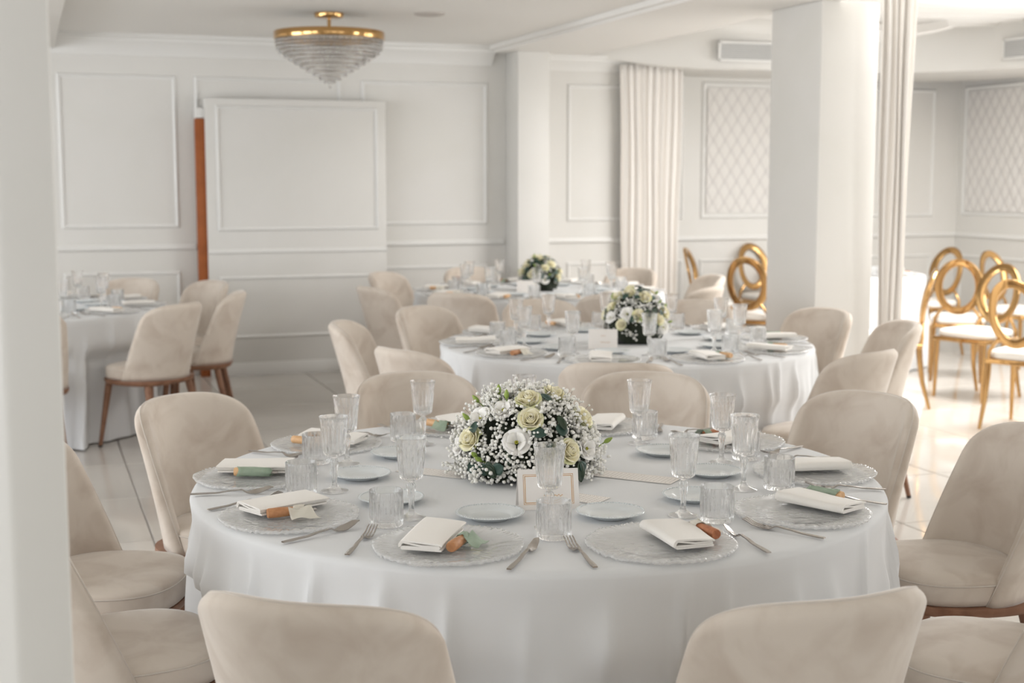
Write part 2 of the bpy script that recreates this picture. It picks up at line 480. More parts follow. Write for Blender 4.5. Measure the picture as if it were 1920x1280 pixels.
for a, b in WIN_LEFT: window_frame(XL - .0, a, b, .5, 2.4, 'x')
for a, b in WIN_FRONT: window_frame(YF - .0, a, b, .5, 2.4, 'y')
molding_frame(wr, 9.30, 11.32, 1.175, 2.43, XR, w=.04, axis='x')
molding_frame(wr, 9.30, 11.32, .215, .80, XR, axis='x')
rail(wr, 9.0, YR, .965, XR, axis='x')

# quilted trellis panels
def trellis_panel(x0, x1, z0, z1, p, axis, parent):
    nx = max(2, round((x1 - x0) / .125)); nz = max(2, round((z1 - z0) / .20))
    sx = (x1 - x0) / nx; sz = (z1 - z0) / nz
    mb = MB(); NU, NV = nx * 10, nz * 12
    att = []
    def fn(u, v):
        x = lerp(x0, x1, u); z = lerp(z0, z1, v)
        a = (x - x0) / sx + (z - z0) / sz; b = (x - x0) / sx - (z - z0) / sz
        da = abs(a - round(a)); db = abs(b - round(b)); e = min(da, db)
        h = .011 * (1 - math.exp(-e * 9))
        node = math.exp(-((da * da + db * db) / .012))
        att.append(min(1, max(0, 1 - e / .13) * .75 + node * .9))  # painted crease shade, plus darker spots at the tufting nodes
        return (x, p - h, z) if axis == 'y' else (p - h, x, z)
    mb.grid(fn, NU, NV)
    me = mb.mesh('quilted_trellis', M['trellis'], smooth=180, fix=True)
    at = me.attributes.new('line', 'FLOAT', 'POINT'); at.data.foreach_set('value', att)
    return link('quilted_trellis', me, parent)
trellis_panel(5.93, 7.04, 1.225, 2.36, YR - .002, 'y', wall_bay)
trellis_panel(9.36, 11.26, 1.225, 2.37, XR - .002, 'x', wr)

# curved bulkhead around the bay, with air vents
def bulk_path():
    pts = [(4.53, 10.93), (4.8, 10.82), (5.1, 10.68), (5.45, 10.55), (5.8, 10.48), (6.2, 10.45)]
    for k in range(0, 13):
        t = pi / 2 * k / 12
        pts.append((6.75 + 1.12 * sin(t), 9.30 + 1.14 * cos(t)))
    pts += [(7.90, 8.6), (7.95, 6.0), (7.95, YF)]
    return pts
BP = bulk_path()
bm_ = MB(); n = len(BP)
OUT = []
for (x, y) in BP:
    if y > 10.2 and x < 7.2: OUT.append((x, YR if x > 4.9 else YB))
    elif x >= 7.87: OUT.append((XR, y))
    else: OUT.append((lerp(x, XR, min(1, (x - 6.6) / 1.2)), lerp(YR, y, min(1, max(0, (10.44 - y) / 1.1)))))
zb, zt = 2.455, ZR
for (x, y) in BP: bm_.v.append((x, y, zb + .10 * max(0, min(1, (5.3 - x) / .7))))
for (x, y) in BP: bm_.v.append((x, y, zt))
for (x, y) in OUT: bm_.v.append((x, y, zb + .10 * max(0, min(1, (5.3 - x) / .7))))
for i in range(n - 1):
    bm_.f.append((i, i + 1, n + i + 1, n + i)); bm_.f.append((i, 2 * n + i, 2 * n + i + 1, i + 1))
bulk = struct('ceiling_bulkhead', bm_, M['wall'], smooth=40, fix=True)

def air_vent(loc, rz, w, h, label):
    t = empty('air_vent', loc, rz)
    tag(t, label, 'vent', 'wall air vents in the bulkhead')
    fr = MB()
    fr.box(-w / 2, w / 2, -.012, 0, -h / 2, -h / 2 + .018); fr.box(-w / 2, w / 2, -.012, 0, h / 2 - .018, h / 2)
    fr.box(-w / 2, -w / 2 + .018, -.012, 0, -h / 2, h / 2); fr.box(w / 2 - .018, w / 2, -.012, 0, -h / 2, h / 2)
    fr.build('frame', M['trim'], t, smooth=0)
    MB().box(-w / 2 + .01, w / 2 - .01, -.003, 0, -h / 2 + .01, h / 2 - .01).build('backing', M['ventdark'], t, smooth=0)
    n1 = int(h / .016)
    sm = MB().box(-w / 2 + .015, w / 2 - .015, -.010, -.004, -.004, .004).mesh('slat', M['vent'], smooth=0)
    for k in range(1, n1):
        link('slat', sm, t, (0, 0, -h / 2 + k * h / n1))
    nv = int(w / .016)
    fm = MB()
    for k in range(1, nv):
        x = -w / 2 + k * w / nv; fm.box(x - .003, x + .003, -.008, -.003, -h / 2 + .015, h / 2 - .015)
    f = fm.build('fin_grid', M['vent'], t, smooth=0); f['kind'] = 'stuff'
    return t
air_vent((5.98, 10.455, 2.60), R(-1.5), .88, .165, 'grey grille air vent in bulkhead beside the white pillar')
air_vent((7.848, 9.28, 2.61), R(-83), .80, .175, 'grey grille air vent at the upper right edge of bulkhead')

# the pillar between the tables and the bay
pillar = struct('column_pillar', MB().box(4.40, 4.79, 7.05, 7.62, 0, 2.565), M['wall'], bevel=.008)
MB().box(4.38, 4.81, 7.03, 7.64, 0, .14).build('plinth', M['trim'], pillar, bevel=.01)
# near column
near = struct('column_near', MB().prism([(.039, 1.85), (.039, 2.30), (-.38, 2.30), (-.38, 2.16), (-.030, 1.85)], 0, 2.50), M['wall'], bevel=.006)

lamp = empty('bay_fill_housing', (BAY_FILL[0], BAY_FILL[1], ZR)); tag(lamp, 'unseen round ceiling lamp added to brighten the bay', 'lamp')  # housing for the added bay light, out of view
MB().lathe([(.91, 0), (.91, -.06), (.95, -.075), (.99, -.06), (1.0, 0)], 64).build('housing_ring', M['trim'], lamp, smooth=50)
# round speaker grille in the ceiling
sp = empty('ceiling_speaker', (2.573, 8.90, ZC))
tag(sp, 'flat round grey speaker grille set into the ceiling near the chandelier', 'speaker')
MB().lathe([(0, -.012), (.085, -.012), (.10, -.008), (.105, 0)], 40).build('rim', M['bracket'], sp)
MB().lathe([(0, -.016), (.07, -.015), (.08, -.012)], 40).build('grille', M['bracket'], sp)

# ---------------------------------------------------------------- tables
ZT = .75
TABLES = {
    'front':  dict(c=W(.0675, 3.602), r=.90, name='nearest table'),
    'middle': dict(c=W(.554, 6.650), r=.90, name='middle table'),
    'rear':   dict(c=W(.19, 9.72), r=.88, name='farthest table'),
    'side':   dict(c=W(-3.06, 8.42), r=.90, name='side table'),
    'bay':    dict(c=W(2.78, 11.50), r=.66, name='bay table'),
    'corner': dict(c=W(4.27, 9.17), r=.66, name='corner bay table'),
}
def chair_r(key, a):
    if key == 'front': return {-28: 1.17, 9: 1.17, 177: 1.17, 207: 1.08}.get(a, 1.13)
    if key == 'rear': return 1.06
    if key == 'side': return {46: 1.17}.get(a, 1.07)
    return 1.125
CHAIRS = [
    ('front', -108, 'beige velvet chair at the nearest table, large in front, backrest to the viewer, left one'),
    ('front', -69.5, 'beige velvet chair at the nearest table, large in front, backrest to the viewer, right one'),
    ('front', -28, 'beige velvet chair at nearest table, cut off by the lower right corner'),
    ('front', 9, 'beige velvet chair on the right side of nearest table, seat fully showing'),
    ('front', 37.5, 'beige velvet chair behind the nearest table at its right, wide inner back showing'),
    ('front', 72, 'beige velvet chair behind the flowers of the nearest table, on the right'),
    ('front', 108, 'beige velvet chair behind the flowers of the nearest table, on the left'),
    ('front', 145, 'beige velvet chair behind nearest table at its left, tall inner back and pale side'),
    ('front', 177, 'beige velvet chair with its empty seat left of the nearest table, behind the column'),
    ('front', 207, 'beige velvet chair at the lower left, half hidden by the near column'),
    ('middle', 176, 'beige velvet chair seen from the side at the left end of middle table'),
    ('middle', 140, 'beige velvet chair at the middle table, inner back showing, second from its left end'),
    ('middle', -137, 'beige velvet chair with pale outer back at the front left of the middle table'),
    ('middle', -96, 'beige velvet chair with outer back to the viewer at the front of the middle table'),
    ('middle', -48, 'beige velvet chair with outer back at the front right of middle table'),
    ('middle', 4, 'beige velvet chair seen from the side at the right end of middle table'),
    ('middle', 34, 'beige velvet chair in front of the pillar behind the middle table'),
    ('middle', 107, 'beige velvet chair behind the middle table, seen between its two goblets at left'),
    ('middle', 68, 'beige velvet chair behind the middle table, to the right of its flowers'),
    ('rear', 152, 'beige velvet chair at the left rear of the farthest table, against the wall'),
    ('rear', -148, 'beige velvet chair seen edge-on at the left of the farthest table'),
    ('rear', -114, 'beige velvet chair with pale outer back at the front left of farthest table'),
    ('rear', -70, 'beige velvet chair at the front of farthest table behind the middle flowers'),
    ('rear', -33, 'beige velvet chair at front right of the farthest table near the gold chairs'),
    ('rear', 14, 'beige velvet chair with sunlit edge at the right end of farthest table'),
    ('rear', 54, 'beige velvet chair behind the farthest table, right of its flowers'),
    ('rear', 114, 'beige velvet chair behind the farthest table, left of its flowers'),
    ('side', -28.5, 'beige velvet chair with whole outer back and wooden legs showing at the side table'),
    ('side', 7, 'beige velvet chair in profile with splayed wooden legs at the right of side table'),
    ('side', 46, 'beige velvet chair partly hidden behind the profile chair at the side table'),
    ('side', 73, 'beige velvet chair against the wall behind the side table, right one'),
    ('side', 108, 'beige velvet chair against the wall behind the side table, next to column'),
    ('side', -69, 'beige velvet chair at side table, mostly hidden by the near column'),
]
def make_cloth(key, seed, nfold, label):
    T = TABLES[key]; r0 = T['r']; rnd = random.Random(seed)
    ridges = []                                      # soft pleats: where, lean, width, height
    a_ = 0.0
    while a_ < 2 * pi - .04:
        ridges.append((a_, rnd.uniform(-.10, .10), R(rnd.uniform(1.0, 3.2)), rnd.uniform(.25, 1.0), rnd.uniform(-.10, .10)))
        a_ += 2 * pi / nfold * rnd.uniform(.55, 1.6)
    def fold(t, d):
        v = 0.0
        for (a0, lean, w, hgt, d0) in ridges:
            if d < d0: continue
            x = abs((t - a0 - lean * d + pi) % (2 * pi) - pi) / (w * (.6 + .9 * d))
            if x < 5: v += hgt * min(1, (d - d0) / .14) * math.exp(-x ** 1.5)
        return min(1.0, v)
    NT = 480
    rot = rnd.uniform(0, 6)
    seats = [(R(a) - YAW - rot, chair_r(kk, a)) for kk, a, _ in CHAIRS if kk == key]
    rows = [(0.0, 0.0)]
    rows += [(k / 8, 0.0) for k in range(1, 8)]
    rows += [(.97, -.0), (.988, -.0012), (1.0, -.006), (1.006, -.016)]
    mb = MB()
    prof = []
    for q, z in rows: prof.append((q * r0, ZT + z, 0.0))
    H = ZT - .02
    for k in range(1, 23):
        d = k / 22
        prof.append((r0 * 1.006 + .012 * d ** .6 + .028 * d, ZT - .016 - (H - .004) * d, d))
    vs = []; m = NT
    for (r, z, d) in prof:
        for i in range(NT):
            t = 2 * pi * i / NT
            rr = r
            if d > 0:
                amp = (.078 if r0 > .8 else .045) * (d ** .42)
                fv = fold(t, d)
                rr = r + amp * (fv - .35)
                for (sa, sr) in seats:                    # the seats press the cloth in
                    da = (t - sa + pi) % (2 * pi) - pi
                    lim = sr - .222
                    w_ = max(0, min(1, (R(19) - abs(da)) / R(5))) * max(0, min(1, (.575 - z) / .06))
                    if w_ > 0: rr = lerp(rr, min(rr, lim - .003 + .42 * amp * (fv - 1.0)), w_)
            vs.append((rr * cos(t), rr * sin(t), z))
    fs = []
    for j in range(len(prof) - 1):
        for i in range(NT):
            a = j * NT + i; b = j * NT + (i + 1) % NT
            fs.append((a, b, b + NT, a + NT))
    # close the centre
    vs2 = vs[NT:]                                    # drop the degenerate first ring
    fs2 = [tuple(x - NT for x in f) for f in fs[NT:]]
    vs2.append((0, 0, ZT)); c = len(vs2) - 1
    fs2 += [(i, c, (i + 1) % NT) for i in range(NT)]
    mb.v = vs2; mb.f = fs2
    o = mb.build('tablecloth', M['cloth'], None, smooth=180, fix=True)
    o.location = (*T['c'], 0); o.rotation_euler = (0, 0, rot)
    tag(o, label, 'tablecloth', 'floor-length round tablecloths')
    return o
make_cloth('front', 11, 44, 'floor-length white cloth draped over the nearest round table')
make_cloth('middle', 5, 52, 'floor-length white cloth on the middle round table behind the nearest one')
make_cloth('rear', 8, 46, 'white cloth on the farthest round table before the back wall')
make_cloth('side', 21, 38, 'greyish white cloth on the round table beside the near column')
make_cloth('bay', 31, 44, 'white cloth on the small table behind the pillar among gold chairs')
make_cloth('corner', 41, 44, 'white cloth on the table cut by the frame edge among gold chairs')

# ---------------------------------------------------------------- beige velvet chair
def chair_parts():
    z0, z1, zc, nn = .400, .838, .712, 3.2
    T = .046
    def ztop(a): return zc + (z1 - zc) * max(0, 1 - abs(a) ** nn) ** (1 / nn) - .012 * 0
    def P(a, t):
        z = z0 + t * (ztop(a) - z0)
        s = (z - z0) / (z1 - z0)
        ph = R(lerp(84, 52, s ** .8)); r = lerp(.222, .282, s)
        yb = -.212 - .108 * s ** 1.25
        return Vector((r * sin(a * ph), yb + r - r * cos(a * ph), z))
    NU, NV = 40, 22
    aa = [sin(pi / 2 * (2 * i / NU - 1)) for i in range(NU + 1)]
    tt = [sin(pi / 2 * j / NV) for j in range(NV + 1)]
    def normal(a, t):
        e = .004
        du = P(min(1, a + e), t) - P(max(-1, a - e), t); dv = P(a, min(1, t + e)) - P(a, max(0, t - e))
        if du.length < 1e-7 or dv.length < 1e-7: return Vector((0, -1, 0))
        n = du.cross(dv)
        return n.normalized() if n.length > 1e-12 else Vector((0, -1, 0))
    outer = []; inner = []
    for t in tt:
        for a in aa:
            p = P(a, t)
            nrm = normal(max(-.985, min(.985, a)), min(.985, t))
            if nrm.y > 0.2 and abs(a) < .5: nrm = -nrm
            e = min((1 - abs(a)) * .26, (1 - t) * (ztop(a) - z0))
            q = min(1, e / (T * .55)); w = sqrt(max(0, 1 - (1 - q) ** 2)) * T / 2
            outer.append(tuple(p + nrm * w)); inner.append(tuple(p - nrm * w))
    mb = MB(); m = NU + 1
    f1 = []; f2 = []
    for j in range(NV):
        for i in range(NU):
            a = j * m + i
            f1.append((a, a + 1, a + m + 1, a + m)); f2.append((a, a + m, a + m + 1, a + 1))
    mb.add(outer, f1); k = len(outer)
    mb.add(inner, f2)
    for i in range(NU): mb.f.append((i, k + i, k + i + 1, i + 1))
    for j in range(NV):
        for i in (0, NU):
            a = j * m + i; mb.f.append((a, a + m, k + a + m, k + a))
    back = mb.mesh('backrest', M['velvet'], smooth=180, fix=True)
    # merge the rim so the two sheets share it
    b = bmesh.new(); b.from_mesh(back); bmesh.ops.remove_doubles(b, verts=b.verts, dist=.0004); bmesh.ops.recalc_face_normals(b, faces=b.faces); b.to_mesh(back); b.free()
    back.shade_smooth()
    # piping along the rim
    path = [P(-1, j / 6) for j in range(6)] + [P(sin(pi / 2 * (2 * i / 60 - 1)), 1) for i in range(61)] + [P(1, 1 - (j + 1) / 6) for j in range(6)]
    q = [path[0]]
    for p in path[1:]:
        if (p - q[-1]).length > .003: q.append(p)
    pipe = MB().tube(q, .0022, 6).mesh('piping', M['velvet_pipe'], smooth=180)
    # seat
    def plan(t, a, bq, n=2.7):
        c, s = cos(t), sin(t)
        return (a * (abs(c) ** (2 / n)) * (1 if c >= 0 else -1), bq * (abs(s) ** (2 / n)) * (1 if s >= 0 else -1))
    def disc(layers, a, bq, dy=0, n=48):
        mb = MB(); rows = []
        for (k, z) in layers:
            if k == 0: rows.append([len(mb.v)] * n); mb.v.append((0, dy, z)); continue
            row = []
            for i in range(n):
                x, y = plan(2 * pi * i / n, a * k, bq * k); row.append(len(mb.v)); mb.v.append((x, y + dy, z))
            rows.append(row)
        for r1, r2 in zip(rows, rows[1:]):
            for i in range(n):
                f = [r1[i], r1[(i + 1) % n], r2[(i + 1) % n], r2[i]]; g = []
                for x in f:
                    if x not in g: g.append(x)
                mb.f.append(tuple(g))
        return mb
    seat = disc([(0, .400), (.96, .400), (.995, .404), (1.0, .42), (1.0, .452), (.99, .464), (.96, .472), (.8, .4805), (.5, .4855), (.2, .487), (0, .4872)], .222, .205).mesh('seat', M['velvet'], smooth=60, fix=True)
    stitch = [(*plan(2 * pi * i / 60, .222 * 1.0, .205 * 1.0), .458) for i in range(61)]
    seam = MB().tube(stitch, .0022, 5, cap=False).mesh('seat_seam', M['velvet_pipe'], smooth=180)
    ring = disc([(0, .372), (.93, .372), (.97, .376), (1.0, .388), (1.0, .401), (0, .401)], .243, .222, -.016).mesh('seat_ring', M['walnut'], smooth=40, fix=True)
    legs = []
    for sx in (-1, 1):
        for sy in (-1, 1):
            a = Vector((sx * .165, .140 if sy > 0 else -.155, .378)); b_ = Vector((sx * .212, .178 if sy > 0 else -.235, .012))
            legs.append((MB().tube([a, a.lerp(b_, .15), a.lerp(b_, .6), b_], [.0205, .0205, .0155, .0115], 12).mesh('leg', M['walnut'], smooth=60),
                         MB().tube([b_, b_ + (b_ - a).normalized() * .0125], [.0118, .0112], 10).mesh('foot_cap', M['foot'], smooth=60)))
    return back, pipe, seat, seam, ring, legs
CH = chair_parts()
def beige_chair(key, ang, r, label, dz=0, turn=0):
    T = TABLES[key]; ph = R(ang) - YAW
    x = T['c'][0] + r * cos(ph); y = T['c'][1] + r * sin(ph)
    t = empty('velvet_chair', (x, y, 0), ph + pi / 2 + R(turn))
    tag(t, label, 'chair', 'beige velvet dining chairs')
    back, pipe, seat, seam, ring, legs = CH
    b = link('backrest', back, t); link('piping', pipe, b)
    s = link('seat', seat, t); link('seat_seam', seam, s)
    link('seat_ring', ring, t)
    for lg, ft in legs:
        l = link('leg', lg, t); link('foot_cap', ft, l)
    return t

for key, a, lab in CHAIRS:
    beige_chair(key, a, chair_r(key, a), lab)

# ---------------------------------------------------------------- gold oval-back chair
def gold_parts():
    def ring(w, h, zc, y0, lean):
        n = 56; mb = MB()
        fw, fd = .057, .024
        prof = [(-fw / 2, -fd / 2), (fw / 2, -fd / 2), (fw / 2, fd / 2), (-fw / 2, fd / 2)]
        for i in range(n):
            t = 2 * pi * i / n
            for (a, b) in prof:
                rx, rz = w / 2 - fw / 2 + a, h / 2 - fw / 2 + a
                x, z = rx * cos(t), rz * sin(t)
                mb.v.append((x, y0 + b - lean * (z / h) - .03 * (1 - (x / (w / 2)) ** 2) , zc + z))
        for i in range(n):
            for k in range(4):
                a = i * 4 + k; b = i * 4 + (k + 1) % 4; c = ((i + 1) % n) * 4
                mb.f.append((a, c + k, c + (k + 1) % 4, b))
        return mb.mesh('oval_back', M['gold'], bevel=.004, seg=2, smooth=50, fix=True)
    rg = ring(.35, .43, .725, -.215, .09)
    sup = [MB().tube([(s * .17, -.20, .43), (s * .165, -.205, .48), (s * .135, -.205, .53), (s * .105, -.208, .565)], [.013, .013, .012, .012], 8).mesh('back_support', M['gold'], smooth=60) for s in (-1, 1)]
    cush = MB()
    def seat_fn(u, v): return None
    lay = [(0, .435), (.95, .435), (1.0, .445), (1.0, .468), (.97, .482), (.85, .490), (.5, .496), (0, .498)]
    n = 40; rows = []
    for k, z in lay:
        if k == 0: rows.append([len(cush.v)] * n); cush.v.append((0, 0, z)); continue
        row = []
        for i in range(n):
            t = 2 * pi * i / n; c, s = cos(t), sin(t); e = 2 / 4.5
            x = .205 * k * abs(c) ** e * (1 if c >= 0 else -1); y = .205 * k * abs(s) ** e * (1 if s >= 0 else -1)
            row.append(len(cush.v)); cush.v.append((x * (1 + .08 * y / .2), y, z))
        rows.append(row)
    for r1, r2 in zip(rows, rows[1:]):
        for i in range(n):
            g = []
            for x in (r1[i], r1[(i + 1) % n], r2[(i + 1) % n], r2[i]):
                if x not in g: g.append(x)
            cush.f.append(tuple(g))
    cu = cush.mesh('seat_cushion', M['leather'], smooth=60, fix=True)
    fr = MB().prism([(-.19, -.21), (.19, -.21), (.222, .21), (-.222, .21)], .405, .435).mesh('seat_frame', M['gold'], bevel=.006, smooth=50, fix=True)
    legs = []
    for s in (-1, 1):
        legs.append(MB().tube([(s * .195, .185, .41), (s * .197, .19, .2), (s * .20, .195, 0)], [.018, .0155, .011], 8).mesh('leg', M['gold'], smooth=50))
        legs.append(MB().tube([(s * .172, -.19, .43), (s * .173, -.195, .33), (s * .176, -.215, .18), (s * .18, -.265, 0)], [.018, .018, .016, .011], 8).mesh('leg', M['gold'], smooth=50))
    return rg, sup, cu, fr, legs
GC = gold_parts()
def gold_chair(u, v, face, label):
    x, y = W(u, v)
    t = empty('gold_chair', (x, y, 0), R(face) - YAW - pi / 2)
    tag(t, label, 'chair', 'gold oval-back chairs')
    rg, sup, cu, fr, legs = GC
    link('oval_back', rg, t)
    for s in sup: link('back_support', s, t)
    link('seat_cushion', cu, t); link('seat_frame', fr, t)
    for l in legs: link('leg', l, t)
# (side, ahead, facing direction in degrees: 0 = to the right, 90 = away)
gold_chair(3.21, 8.44, 44, 'gold oval-back chair nearest in the bay, cut by the right frame edge')
gold_chair(2.592, 9.35, 165, 'gold oval-back chair seen edge-on beside the white curtain')
gold_chair(3.456, 10.60, 72, 'gold oval-back chair whose whole oval shows, second row in the bay')
gold_chair(3.28, 9.62, 215, 'gold oval-back chair with wide white seat, oval half hidden by the nearest one')
gold_chair(3.64, 11.98, 212, 'gold oval-back chair farthest back, only its arch above the bay table')
gold_chair(4.16, 11.30, -55, 'gold oval-back chair at the far right, behind the corner table, narrow oval')
gold_chair(4.84, 11.15, -105, 'gold oval-back chair at the far right edge behind the corner table')
gold_chair(1.955, 10.88, 58, 'gold oval-back chair just left of the pillar, oval and white seat showing')
gold_chair(2.36, 12.60, -60, 'gold oval-back chair behind the one left of the pillar, only arch showing')
gold_chair(1.79, 11.95, -18, 'gold oval-back chair turned sideways at the far left of the bay')

# ---------------------------------------------------------------- tableware
def make_tumbler():
    n = 96
    rf = lambda t: (abs(sin(11 * t)) - .6)
    prof = [(0, .0), (.030, 0), (.0355, .0015), (.0375, .006, .07), (.0380, .012, .09), (.0384, .05, .09), (.0386, .060, .06), (.0388, .066, 0), (.0392, .083, 0),
            (.0388, .0842), (.0380, .083), (.0366, .03), (.034, .0165), (.028, .0135), (0, .0130)]
    return MB().lathe(prof, n, rf).mesh('water_tumbler', M['glass'], smooth=50, fix=True)
def make_goblet():
    n = 96
    rf = lambda t: (abs(sin(9 * t)) - .6)
    bowl = [(0, .0905), (.010, .0908), (.0185, .0925, .02), (.0250, .0965, .06), (.0268, .102, .10), (.0288, .118, .10), (.0316, .148, .095), (.0330, .163, .07), (.0338, .170, .02), (.0350, .180, 0), (.0372, .192, 0),
            (.0376, .1932), (.0366, .192), (.0338, .178), (.0312, .160), (.0275, .128), (.0242, .106), (.019, .1005), (0, .0990)]
    stem = [(.0, .0055), (.0055, .006), (.0058, .018, .06), (.0068, .045, .1), (.0092, .068, .12), (.0105, .078, .12), (.0085, .0825, .1), (.0062, .0855), (.0085, .089), (.0095, .0912), (0, .0915)]
    foot = [(0, 0), (.030, 0), (.0345, .001), (.0348, .0022), (.030, .0042), (.018, .0075), (.009, .014), (.006, .022), (0, .0225)]
    B = MB().lathe(bowl, n, rf).mesh('bowl', M['glass'], smooth=50, fix=True)
    S = MB().lathe(stem, 48, lambda t: cos(8 * t)).mesh('stem', M['glass'], smooth=50, fix=True)
    Fm = MB().lathe(foot, 48).mesh('foot', M['glass'], smooth=50, fix=True)
    return B, S, Fm
def make_charger(seed):
    rnd = random.Random(seed); n = 360
    ph = [rnd.uniform(0, 6.28) for _ in range(6)]
    irr = lambda t: .010 * sin(3 * t + ph[0]) + .008 * sin(5 * t + ph[1]) + .006 * sin(9 * t + ph[2]) + .005 * sin(72 * t + ph[3])
    prof = [(0, .003), (.095, .003), (.104, .0045, .1), (.112, .0065, .2), (.140, .0090, .5), (.157, .0112, .9), (.1620, .0112, 1), (.1640, .0088, 1), (.1625, .0050, .95),
            (.140, .0040, .5), (.115, .0015, .2), (.104, .0, .1), (0, 0)]
    mb = MB().lathe(prof, n, irr)
    # hammered ripple on the rim
    out = []
    for (x, y, z) in mb.v:
        r = sqrt(x * x + y * y); t = atan2(y, x)
        w = max(0, min(1, (r - .105) / .02))
        if z > .0034: z += w * (.0011 * sin(34 * t + 9 * sin(3 * t) + r * 160) + .0012 * sin(72 * t + ph[3]) * max(0, (r - .145) / .02))
        out.append((x, y, z))
    mb.v = out
    return mb.mesh('glass_charger', M['charger'], smooth=60, fix=True)
def make_plate():
    n = 120
    prof = [(0, .004), (.046, .004), (.050, .0055), (.055, .0085), (.060, .0105), (.072, .0135), (.0775, .0150, 0), (.0800, .0165, .012), (.0812, .0158, .012), (.0805, .0142),
            (.070, .0110), (.058, .0075), (.050, .0025), (.046, .0), (.042, 0), (.040, .0015), (0, .0015)]
    P = MB().lathe(prof, n, lambda t: cos(60 * t)).mesh('bread_plate', M['porcelain'], smooth=60, fix=True)
    bd = MB()
    for i in range(72):
        t = 2 * pi * i / 72; bd.ico((.0772 * cos(t), .0772 * sin(t), .0156), .0021)
    Bd = bd.mesh('beaded_rim', M['porcelain'], smooth=180)
    return P, Bd
def zcurve(pts, y):
    for (a, za), (b, zb_) in zip(pts, pts[1:]):
        if y <= b:
            k = (y - a) / (b - a); k = k * k * (3 - 2 * k); return lerp(za, zb_, k)
    return pts[-1][1]
def make_fork():
    zz = [(-.105, .0030), (-.06, .0042), (-.01, .0085), (.012, .0105), (.030, .0035), (.045, .0022), (.065, .0060), (.098, .0165)]
    wid = [(-.105, .0052), (-.09, .0060), (-.04, .0046), (.0, .0032), (.014, .0032), (.026, .0095), (.040, .0122), (.046, .0124)]
    vs = []; fs = []; m = 8
    ys = [-.105 + k * (.151 / 26) for k in range(27)]
    for y in ys:
        w = zcurve(wid, y); z = zcurve(zz, y)
        for i in range(m):
            g = -1 + 2 * i / 7; vs.append((w * g, y, z + .0012 * abs(g) ** 2 * (1 if y > .03 else -.6)))
    for j in range(len(ys) - 1):
        for i in range(m - 1): fs.append((j * m + i, j * m + i + 1, (j + 1) * m + i + 1, (j + 1) * m + i))
    last = (len(ys) - 1) * m
    for k in range(4):
        a, b = last + 2 * k, last + 2 * k + 1
        xc = (vs[a][0] + vs[b][0]) / 2
        for y, hw in ((.056, .0017), (.070, .0015), (.085, .0013), (.097, .0007)):
            z = zcurve(zz, y); n0 = len(vs); xx = xc * (1 - .06 * (y - .046) / .05)
            vs += [(xx - hw, y, z), (xx + hw, y, z)]
            fs.append((a, b, n0 + 1, n0)); a, b = n0, n0 + 1
    mb = MB(); mb.v = vs; mb.f = fs
    return mb.mesh('fork', M['steel'], solidify=.0026, smooth=45)
def make_knife():
    zz = [(-.108, .0032), (-.05, .0045), (.0, .010), (.018, .0115), (.034, .0035), (.050, .0045), (.098, .0165)]
    L = [(-.108, -.0050), (-.09, -.0058), (-.04, -.0045), (.012, -.0034), (.026, -.0034), (.034, -.0085), (.055, -.0108), (.080, -.0085), (.098, -.0012)]
    Rr = [(-.108, .0050), (-.09, .0058), (-.04, .0045), (.012, .0034), (.026, .0034), (.040, .0050), (.060, .0064), (.080, .0052), (.098, .0006)]
    mb = MB(); n = 40
    def fn(u, v):
        y = lerp(-.108, .098, v); a, b = zcurve(L, y), zcurve(Rr, y)
        x = lerp(a, b, u); k = 1 if y > .03 else 0
        return (x, y, zcurve(zz, y) - (x * .45 if k else 0) * min(1, (y - .03) / .02 if k else 0))
    mb.grid(fn, 5, n)
    return mb.mesh('fish_knife', M['steel'], solidify=.0026, smooth=45)
def make_napkin(seed):
    rnd = random.Random(seed)
    hw, hl = .050, .092
    path = []
    def arc(cx, cz, r, a0, a1, k=6):
        for i in range(k + 1):
            t = R(lerp(a0, a1, i / k)); path.append((cx + r * cos(t), cz + r * sin(t)))
    path.append((.046, .0022)); path.append((0, .0022))
    arc(-hw + .008, .0044, .0022, 270, 90, 5)
    path.append((0, .0067))
    arc(hw - .010, .0089, .0022, -90, 90, 5)
    path.append((0, .0111))
    arc(-hw + .012, .0090, .0085, 110, 180, 4)
    arc(-hw + .012, .0090, .0110, 190, 92, 8)
    path.append((-.01, .0192)); path.append((.02, .0172)); path.append((hw - .006, .0155)); path.append((hw - .001, .0135))
    ph = rnd.uniform(0, 6)
    k = len(path); NV = 10
    vs = []; fs = []
    for j in range(NV + 1):
        y = lerp(-hl, hl, j / NV); s = y / hl
        for i, (x, z) in enumerate(path):
            g = i / (k - 1)
            vs.append((x * (1 + .03 * s) + .003 * sin(2 * s + ph) * g, y + .004 * g * (1 if s > 0 else -1) * abs(s) ** 3 + x * .05 * sin(ph), z * (1 - .10 * s * sin(ph) ) + .0012 * g * sin(3 * s + ph)))
    for j in range(NV):
        for i in range(k - 1): fs.append((j * k + i, j * k + i + 1, (j + 1) * k + i + 1, (j + 1) * k + i))
    mb = MB(); mb.v = vs; mb.f = fs
    return mb.mesh('folded_napkin', M['napkin'], solidify=.0040, smooth=75)
